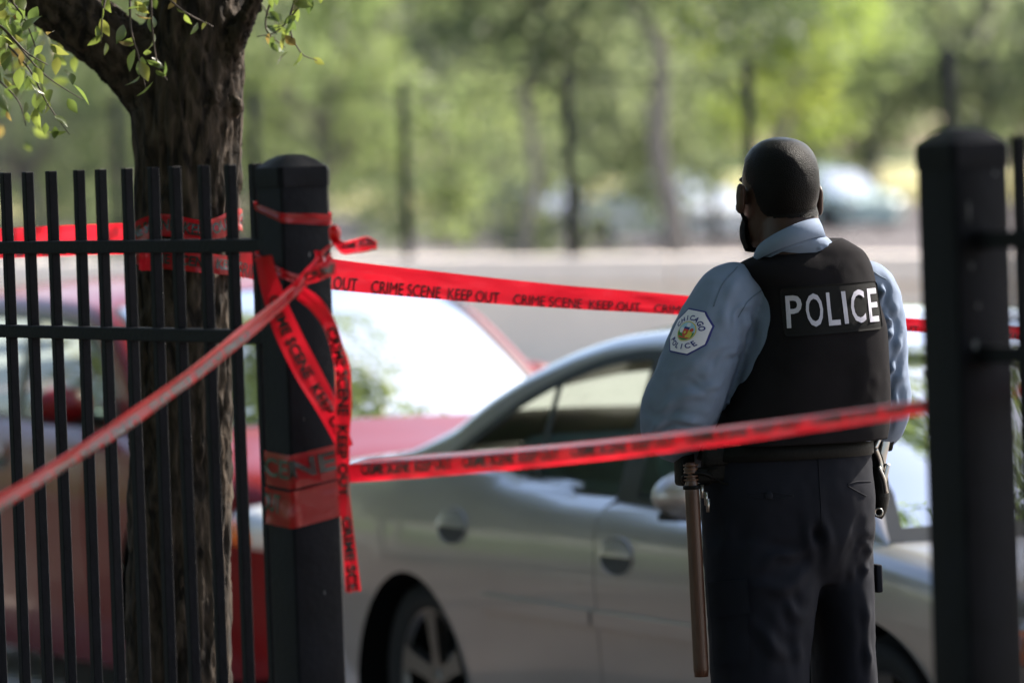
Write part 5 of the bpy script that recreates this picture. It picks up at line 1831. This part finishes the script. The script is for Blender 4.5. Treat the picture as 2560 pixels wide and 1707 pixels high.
for i in range(len(me_v)):                               # the right shoulder strap rides higher up the neck
    w_ = min(1.0, max(0.0, (me_v[i][2] - zb_) / (zt_ - zb_)))
    x_ = (Vector(me_v[i]) - Vector(cen[i])).dot(RT_)
    if x_ > 0: me_v[i][2] += w_ * w_ * 0.026 * math.sin(PI * min(1.0, x_ / 0.16)) 
V2 = folds(me_v, nrm, F, vf, 0.0025, 9.0, 0.0007)
vest = obj('vest', V2, F, M['vest'], man)
vest_bvh = BVHTree.FromPolygons([Vector(v) for v in V2], F)
BACK = Vector((0, 1, 0))


def vmap(u, v, lift):
    return on_surface(vest_bvh, UV(u, v, PZ), BACK, lift)


# name panel: a rounded cloth rectangle, slightly askew
corners = dict(bl=(1796, 769.5), br=(2019.5, 753), tl=(1786, 659), tr=(2009, 645))


def panel_uv(x, y):
    a = Vector(corners['bl']).lerp(Vector(corners['br']), x); b = Vector(corners['tl']).lerp(Vector(corners['tr']), x)
    return a.lerp(b, y)


V = []; nx_, ny_ = 40, 20
for i in range(nx_):
    for j in range(ny_):
        x, y = i / (nx_ - 1), j / (ny_ - 1)
        # round the corners
        X, Y = 2 * x - 1, 2 * y - 1
        ax_, ay_ = 0.92, 0.80
        if abs(X) > ax_ and abs(Y) > ay_:
            dx_, dy_ = (abs(X) - ax_) / (1 - ax_), (abs(Y) - ay_) / (1 - ay_)
            l = max(dx_, dy_); h = math.hypot(dx_, dy_)
            dx_, dy_ = dx_ * l / h, dy_ * l / h
            X = math.copysign(ax_ + (1 - ax_) * dx_, X); Y = math.copysign(ay_ + (1 - ay_) * dy_, Y)
        q = panel_uv((X + 1) / 2, (Y + 1) / 2)
        V.append(vmap(q.x, q.y, 0.0035))
n = len(V)
rim = [i * ny_ for i in range(nx_)] + [(nx_ - 1) * ny_ + j for j in range(1, ny_)] + [i * ny_ + ny_ - 1 for i in range(nx_ - 2, -1, -1)] + [j for j in range(ny_ - 2, 0, -1)]
V += [V[k] + Vector((0, 0.006, 0)) for k in range(n)]
Fp = grid_faces(nx_, ny_) + [(rim[k], rim[(k + 1) % len(rim)], n + rim[(k + 1) % len(rim)], n + rim[k]) for k in range(len(rim))]
panel = obj('name_panel', V, Fp, M['panel'], vest)
# each letter is a piece of its own
# character, column of its top left and bottom left corner, width, top and bottom row
LX = [('P', 1798.4, 1802.0, 35.0, 676.9, 750.7), ('O', 1840.5, 1846.5, 37.5, 673.2, 748.3), ('L', 1887.5, 1894.0, 27.0, 670.8, 744.6), ('I', 1922.6, 1930.4, 9.4, 668.4, 740.9), ('C', 1942.0, 1948.2, 32.0, 665.6, 740.2), ('E', 1982.0, 1988.2, 21.5, 663.6, 738.0)]
for ch, tl, bl, w, vt, vb in LX:
    V2d, F2, wd = text_mesh(ch, 0.012)
    y0, y1 = V2d[:, 1].min(), V2d[:, 1].max()
    V = []
    for x, y in V2d:
        xx = x / wd; yy = (y - y0) / (y1 - y0)
        u = bl + (tl - bl) * yy + xx * w
        v = vb + (vt - vb) * yy - 0.068 * xx * w
        V.append(vmap(u, v, 0.0050))
    obj('lettering', V, F2, M['letter'], vest, smooth=False)

# -- shoulder patch on the left sleeve
pc = on_surface(shirt_bvh, UV(1572, 757, PZ), Vector((0, 1, 0)), 0)
pn = Vector((-0.80, -0.58, 0.16)).normalized()
pup = (Vector((0.22, 0.0, 0.97)) - pn * Vector((0.22, 0.0, 0.97)).dot(pn)).normalized()
pr = pup.cross(pn).normalized()
if pr.x < 0 and pr.y > 0: pr = -pr
if pr.dot(Vector((1, -1, 0))) < 0: pr = -pr


def pmap(x, y, lift):
    return on_surface(shirt_bvh, pc + pr * x + pup * y + pn * 0.02, -pn, lift)


def disc_poly(pts, lift, mb, m, rings=5):
    c = Vector((sum(p[0] for p in pts) / len(pts), sum(p[1] for p in pts) / len(pts)))
    V = [pmap(c.x, c.y, lift)]
    n = len(pts)
    for q in range(1, rings + 1):
        for x, y in pts: V.append(pmap(c.x + (x - c.x) * q / rings, c.y + (y - c.y) * q / rings, lift))
    F = [(0, 1 + k, 1 + (k + 1) % n) for k in range(n)]
    for q in range(rings - 1):
        F += [(1 + q * n + k, 1 + (q + 1) * n + k, 1 + (q + 1) * n + (k + 1) % n, 1 + q * n + (k + 1) % n) for k in range(n)]
    mb.add(V, F, m)


def octagon(r, sub=4):
    w, h, c = r * 0.93, r * 1.06, r * 0.46
    P = [(-w, -h + c + 0.006), (-w + c, -h), (w - c, -h), (w, -h + c + 0.006), (w, h - c - 0.006), (w - c, h), (-w + c, h), (-w, h - c - 0.006)]
    out = []
    for k in range(8):
        a, b = P[k], P[(k + 1) % 8]
        out += [(a[0] + (b[0] - a[0]) * t / sub, a[1] + (b[1] - a[1]) * t / sub) for t in range(sub)]
    return out


def circ(r, n=32, cx=0, cy=0, ry=None):
    return [(cx + r * math.cos(2 * PI * k / n), cy + (ry or r) * math.sin(2 * PI * k / n)) for k in range(n)]


mb = MB()
disc_poly(octagon(0.0455), 0.0016, mb, 1)
disc_poly(octagon(0.0425), 0.0021, mb, 0)
disc_poly(circ(0.0215), 0.0026, mb, 2)
disc_poly(circ(0.0195), 0.0030, mb, 3)
disc_poly([(x, y) for x, y in circ(0.0190) if y < 0.001], 0.0033, mb, 5, 3)
disc_poly(circ(0.007, 12, 0.009, -0.006, 0.010), 0.0036, mb, 2, 2)
disc_poly(circ(0.005, 12, -0.011, 0.001, 0.006), 0.0036, mb, 0, 2)
disc_poly([(-0.006, 0.004), (-0.006, -0.006), (0.0, -0.013), (0.006, -0.006), (0.006, 0.004)], 0.0039, mb, 4, 2)
disc_poly([(-0.006, 0.004), (-0.006, 0.0085), (0.006, 0.0085), (0.006, 0.004)], 0.0039, mb, 1, 2)
disc_poly(circ(0.003, 10, 0, -0.003), 0.0042, mb, 2, 2)
disc_poly(circ(0.0045, 12, 0.001, 0.0135), 0.0036, mb, 0, 2)
disc_poly(circ(0.004, 10, 0.012, 0.004), 0.0039, mb, 4, 2)
disc_poly([(-0.014, -0.0115), (0.014, -0.0115), (0.010, -0.0155), (-0.010, -0.0155)], 0.0037, mb, 4, 2)


def arc_word(word, radius, mid, span, size, top):
    n = len(word)
    for i, ch in enumerate(word):
        V2d, F2, wd = text_mesh(ch, 0.03)
        a = mid + (span * (0.5 - (i + 0.5) / n) if top else span * ((i + 0.5) / n - 0.5))
        cx, cy = radius * math.cos(a), radius * math.sin(a)
        tx, ty = (math.sin(a), -math.cos(a)) if top else (-math.sin(a), math.cos(a))
        ux, uy = (math.cos(a), math.sin(a)) if top else (-math.cos(a), -math.sin(a))
        V = []
        for x, y in V2d:
            q = (x - wd / 2) * size * 0.95; w_ = (y - 0.5) * size
            V.append(pmap(cx + tx * q + ux * w_, cy + ty * q + uy * w_, 0.0027))
        mb.add(V, F2, 1)


arc_word('CHICAGO', 0.0300, PI / 2, 2.75, 0.0105, True)
arc_word('POLICE', 0.0325, -PI / 2, 2.0, 0.0105, False)
mb.obj('shoulder_patch', [M['patch_white'], M['patch_navy'], M['patch_gold'], M['patch_sky'], M['patch_red'], M['patch_green']], shirt)

# -- trousers
hips = [(998, 1640, 1992, 0.118, 0.0, 2.4, 0.0), (1030, 1618, 1996, 0.122, 0.0, 2.4, 0), (1080, 1610, 2000, 0.128, 0.0, 2.4, -0.002), (1150, 1608, 2005, 0.136, 0.01, 2.4, -0.008), (1220, 1612, 2006, 0.136, 0.02, 2.4, -0.008), (1290, 1618, 2004, 0.124, 0.02, 2.3, 0), (1340, 1640, 1990, 0.09, 0.02, 2.2, 0.0)]
Vt, Nt, Ft = voxel([loft(rings_dense(hips, 30)), leg(LEG_L, 50), leg(LEG_R, 50)], 0.0065, 8, 0.5)
tf = [(UV(1870, 1160, PZ - 0.15), UV(1885, 1290, PZ - 0.1), 0.012, -0.0168), (UV(1990, 1180, PZ), UV(1935, 1300, PZ), 0.010, 0.0140), (UV(1985, 1230, PZ), UV(1950, 1330, PZ), 0.009, 0.0126), (UV(1960, 1200, PZ), UV(1995, 1260, PZ), 0.008, 0.0098), (UV(2000, 1250, PZ), UV(1985, 1330, PZ), 0.008, 0.0098),
      (UV(1850, 1250, PZ - 0.15), UV(1760, 1300, PZ - 0.15), 0.014, 0.0112), (UV(1860, 1320, PZ - 0.15), UV(1740, 1360, PZ - 0.15), 0.016, 0.0098), (UV(1790, 1380, PZ - 0.15), UV(1860, 1420, PZ - 0.15), 0.014, 0.0084),
      (UV(1690, 1180, PZ - 0.15), UV(1650, 1290, PZ - 0.15), 0.016, 0.0084), (UV(1720, 1440, PZ - 0.15), UV(1830, 1510, PZ - 0.15), 0.015, 0.0084), (UV(1835, 1440, PZ - 0.15), UV(1850, 1568, PZ - 0.15), 0.012, 0.0112), (UV(1990, 1380, PZ), UV(2000, 1560, PZ), 0.010, 0.0098),
      (UV(1950, 1040, PZ - 0.1), UV(1985, 1080, PZ - 0.1), 0.010, 0.0056), (UV(1780, 1400, PZ - 0.15), UV(1770, 1560, PZ - 0.15), 0.02, 0.0070)]
Vt2 = folds(Vt, Nt, Ft, tf, 0.004, 6.0)
trs = obj('trousers', Vt2, Ft, M['trousers'], man)
tr_bvh = BVHTree.FromPolygons([Vector(v) for v in Vt2], Ft)


def tseam(uv, w=0.0011, name='pocket_seam', mat='stitch'):
    seam(trs, tr_bvh, uv, M[mat], w, 0.0008, 30, name)


tseam([(1712, 1124), (1765, 1121), (1815, 1128)]); tseam([(1712, 1130), (1765, 1136), (1815, 1130)])
tseam([(1940, 1106), (1965, 1101), (1998, 1103)]); tseam([(1941, 1110), (1958, 1120), (1985, 1135)])
tseam([(1872, 1040), (1876, 1120), (1880, 1200)], 0.0008, 'seat_seam')
mb = MB(); c = on_surface(tr_bvh, UV(1758, 1128, PZ), BACK, 0.002); mb.ball(c, (0.009, 0.003, 0.009), nu=14, nv=8); mb.obj('button', M['stitch'], trs)


def flap(name, quad, lift, n=14):
    """cloth piece laid on the trousers: quad of picture corners bl, br, tr, tl"""
    V = []
    for i in range(n):
        for j in range(n):
            x, y = i / (n - 1), j / (n - 1)
            q = Vector(quad[0]).lerp(Vector(quad[1]), x).lerp(Vector(quad[3]).lerp(Vector(quad[2]), x), y)
            V.append(on_surface(tr_bvh, UV(q.x, q.y, PZ), BACK, lift))
    m = len(V)
    rim = [i * n for i in range(n)] + [(n - 1) * n + j for j in range(1, n)] + [i * n + n - 1 for i in range(n - 2, -1, -1)] + [j for j in range(n - 2, 0, -1)]
    V += [p + Vector((0, 0.008, 0)) for p in V]
    obj(name, V, grid_faces(n, n) + [(rim[k], rim[(k + 1) % len(rim)], m + rim[(k + 1) % len(rim)], m + rim[k]) for k in range(len(rim))], M['trousers'], trs, sharp=40)


flap('cargo_pocket', [(1640, 1520), (1716, 1508), (1712, 1395), (1634, 1405)], 0.005)
flap('pocket_flap', [(1636, 1410), (1718, 1394), (1712, 1318), (1630, 1330)], 0.009)
mb = MB(); mb.bbox(UV(1999, 1325, PZ + 0.1), (0.008, 0.050, 0.030), (RT_, FW, UP), 0.004, 2); mb.obj('pocket_flap', M['trousers'], trs)

# -- duty belt with its cases
br = [sring(v, uL, uR, b, 0, ex=2.4, n=80) for v, uL, uR, b in ((1012, 1614, 1998, 0.130), (1014, 1608, 2003, 0.134), (1046, 1604, 2004, 0.137), (1049, 1608, 2001, 0.134))]
V, F = loft(br, False)
belt = obj('duty_belt', V, F, M['leather'], man)
edge = sring(1011, 1612, 1999, 0.1325, 0, ex=2.4, n=80)
V, F = tube([edge[k % 80] for k in range(40, 80)], 0.0022, 6)
obj('belt_edge_glint', V, F, M['brown_edge'], belt)  # leather edge of the belt; its catch of light is put into the brown
AX = (RT_, FW, UP)
mb = MB(); mb.bbox(UV(1655, 1058, PZ - 0.10), (0.038, 0.020, 0.044), AX, 0.010, 3); mb.bbox(UV(1655, 1046, PZ - 0.118), (0.039, 0.008, 0.022), AX, 0.006, 2); mb.obj('cuff_case', M['leather'], belt)
mb = MB(); mb.bbox(UV(1572, 1072, PZ - 0.03), (0.016, 0.026, 0.040), AX, 0.008, 2); mb.obj('belt_case', M['leather'], belt)
mb = MB()
mb.bbox(UV(1625, 1090, PZ - 0.115), (0.030, 0.014, 0.016), AX, 0.006, 2)
mb.tube([UV(1602 + 34 * math.cos(a), 1100 + 14 * math.sin(a), PZ - 0.12 + 0.02 * math.sin(a)) for a in (2 * PI * k / 24 for k in range(25))], 0.0042, 8, caps=False)
mb.obj('baton_ring', M['leather'], belt)
mb = MB()
mb.tube(curve3([UV(1640, 1098, PZ - 0.125), UV(1672, 1112, PZ - 0.125), UV(1690, 1098, PZ - 0.12), UV(1686, 1060, PZ - 0.118)], 20), 0.0022, 6)
mb.tube(curve3([UV(1606, 1108, PZ - 0.125), UV(1622, 1085, PZ - 0.13), UV(1650, 1072, PZ - 0.13)], 16), 0.0022, 6)
mb.obj('cuff_strap', M['leather'], belt)
for u, v in ((1612, 1128), (1622, 1145), (1626, 1160)):
    mb = MB(); c = UV(u, v, PZ - 0.12); mb.tube([c - UP * 0.014, c + UP * 0.014], [0.0035, 0.005], 8); mb.obj('key', M['gun'], belt)
hz = PZ + 0.10
mb = MB()
P_ = curve3([UV(2000, 1010, hz), UV(2008, 1060, hz), UV(2014, 1115, hz), UV(2018, 1165, hz), UV(2012, 1186, hz)], 22)
V, F = tube(P_, lerpl([0.020, 0.024, 0.026, 0.025, 0.014], 22), 18, True, (1.0, 1.5)); mb.add(V, F)
mb.obj('holster', M['leather'], belt)
mb = MB(); mb.tube([UV(2018 + 9 * math.cos(a), 1176 + 9 * math.sin(a), hz - 0.035) for a in (2 * PI * k / 16 for k in range(17))], 0.002, 6, caps=False); mb.obj('holster_rivet', M['gun'], belt)
# handgun standing in the holster
gn = empty('handgun', UV(2022, 1080, hz), 'worn steel handgun standing in the black holster on the right hip', 'gun')
ga = ((RT_ * 0.96 + UP * -0.25).normalized(), FW, (UP * 0.96 + RT_ * 0.25).normalized())
mb = MB(); mb.bbox(UV(2018, 1050, hz), (0.010, 0.024, 0.060), ga, 0.004, 2); mb.obj('slide', M['gun'], gn)
mb = MB(); mb.bbox(UV(2024, 1010, hz + 0.03), (0.013, 0.045, 0.022), ga, 0.006, 2); mb.obj('grip', M['leather'], gn)
mb = MB(); mb.bbox(UV(2030, 1100, hz - 0.02), (0.006, 0.008, 0.034), ga, 0.003, 2); mb.obj('barrel', M['gun'], gn)
mb = MB(); mb.tube(curve3([UV(2027, 985, hz - 0.03), UV(2016, 1012, hz - 0.04), UV(2008, 1030, hz - 0.05)], 12), 0.0065, 8); mb.tube(curve3([UV(2010, 1030, hz - 0.05), UV(2020, 1056, hz - 0.04), UV(2024, 1080, hz - 0.04)], 12), 0.0055, 8)  # metal tubes shaped as the bright highlights along the holster edge
mb.tube(curve3([UV(2018, 1072, hz - 0.05), UV(2030, 1100, hz - 0.045), UV(2036, 1132, hz - 0.04)], 12), 0.0045, 8); mb.obj('highlight_strip', M['gun'], gn)
# baton hanging on the left hip
b0, b1 = UV(1586, 1062, PZ - 0.13), UV(1611, 1553, PZ - 0.13)
bt = empty('baton', b1, 'long brown wooden baton hanging at the left hip of the person', 'baton')
n = 30
P_ = [b0.lerp(b1, k / (n - 1)) for k in range(n)]
R_ = [0.0125 + 0.0022 * math.sin(k * 2.4) if k < 4 else 0.0150 + 0.0012 * k / n for k in range(n)]
R_[0] = 0.010; R_[-1] = 0.0145
V, F = tube(P_, R_, 18); obj('shaft', V, F, M['wood'], bt)
mb = MB()
for k in range(5):
    c = b0.lerp(b1, 0.012 + 0.017 * k); d = (b1 - b0).normalized()
    mb.tube([c - d * 0.0015, c + d * 0.0015], 0.0155, 16)
mb.obj('grip_ring', M['brown_edge'], bt)
mb = MB(); d = (b1 - b0).normalized(); c = b0.lerp(b1, 0.115); mb.tube([c - d * 0.004, c + d * 0.004], 0.0185, 18); mb.obj('hilt_ring', M['leather'], bt)
# shoes
for spec, Z in ((LEG_L, PZ - 0.03), (LEG_R, PZ + 0.10)):
    c = UV((spec[-1][1] + spec[-1][2]) / 2, 2150, Z)
    rings = []
    for t, w_, h_ in ((-0.075, 0.020, 0.060), (-0.068, 0.034, 0.085), (-0.04, 0.042, 0.115), (0.0, 0.046, 0.125), (0.05, 0.046, 0.110), (0.10, 0.050, 0.080), (0.16, 0.052, 0.062), (0.20, 0.040, 0.050), (0.215, 0.018, 0.036)):
        ring = []
        for k in range(20):
            a = 2 * PI * k / 20
            z = h_ / 2 + h_ / 2 * math.sin(a)
            ring.append(Vector((c.x, c.y, 0.002)) + FW * t + RT_ * (w_ * math.copysign(abs(math.cos(a)) ** 0.8, math.cos(a))) + UP * z)
        rings.append(ring)
    V, F = loft(rings); obj('shoe', V, F, M['shoe'], man)
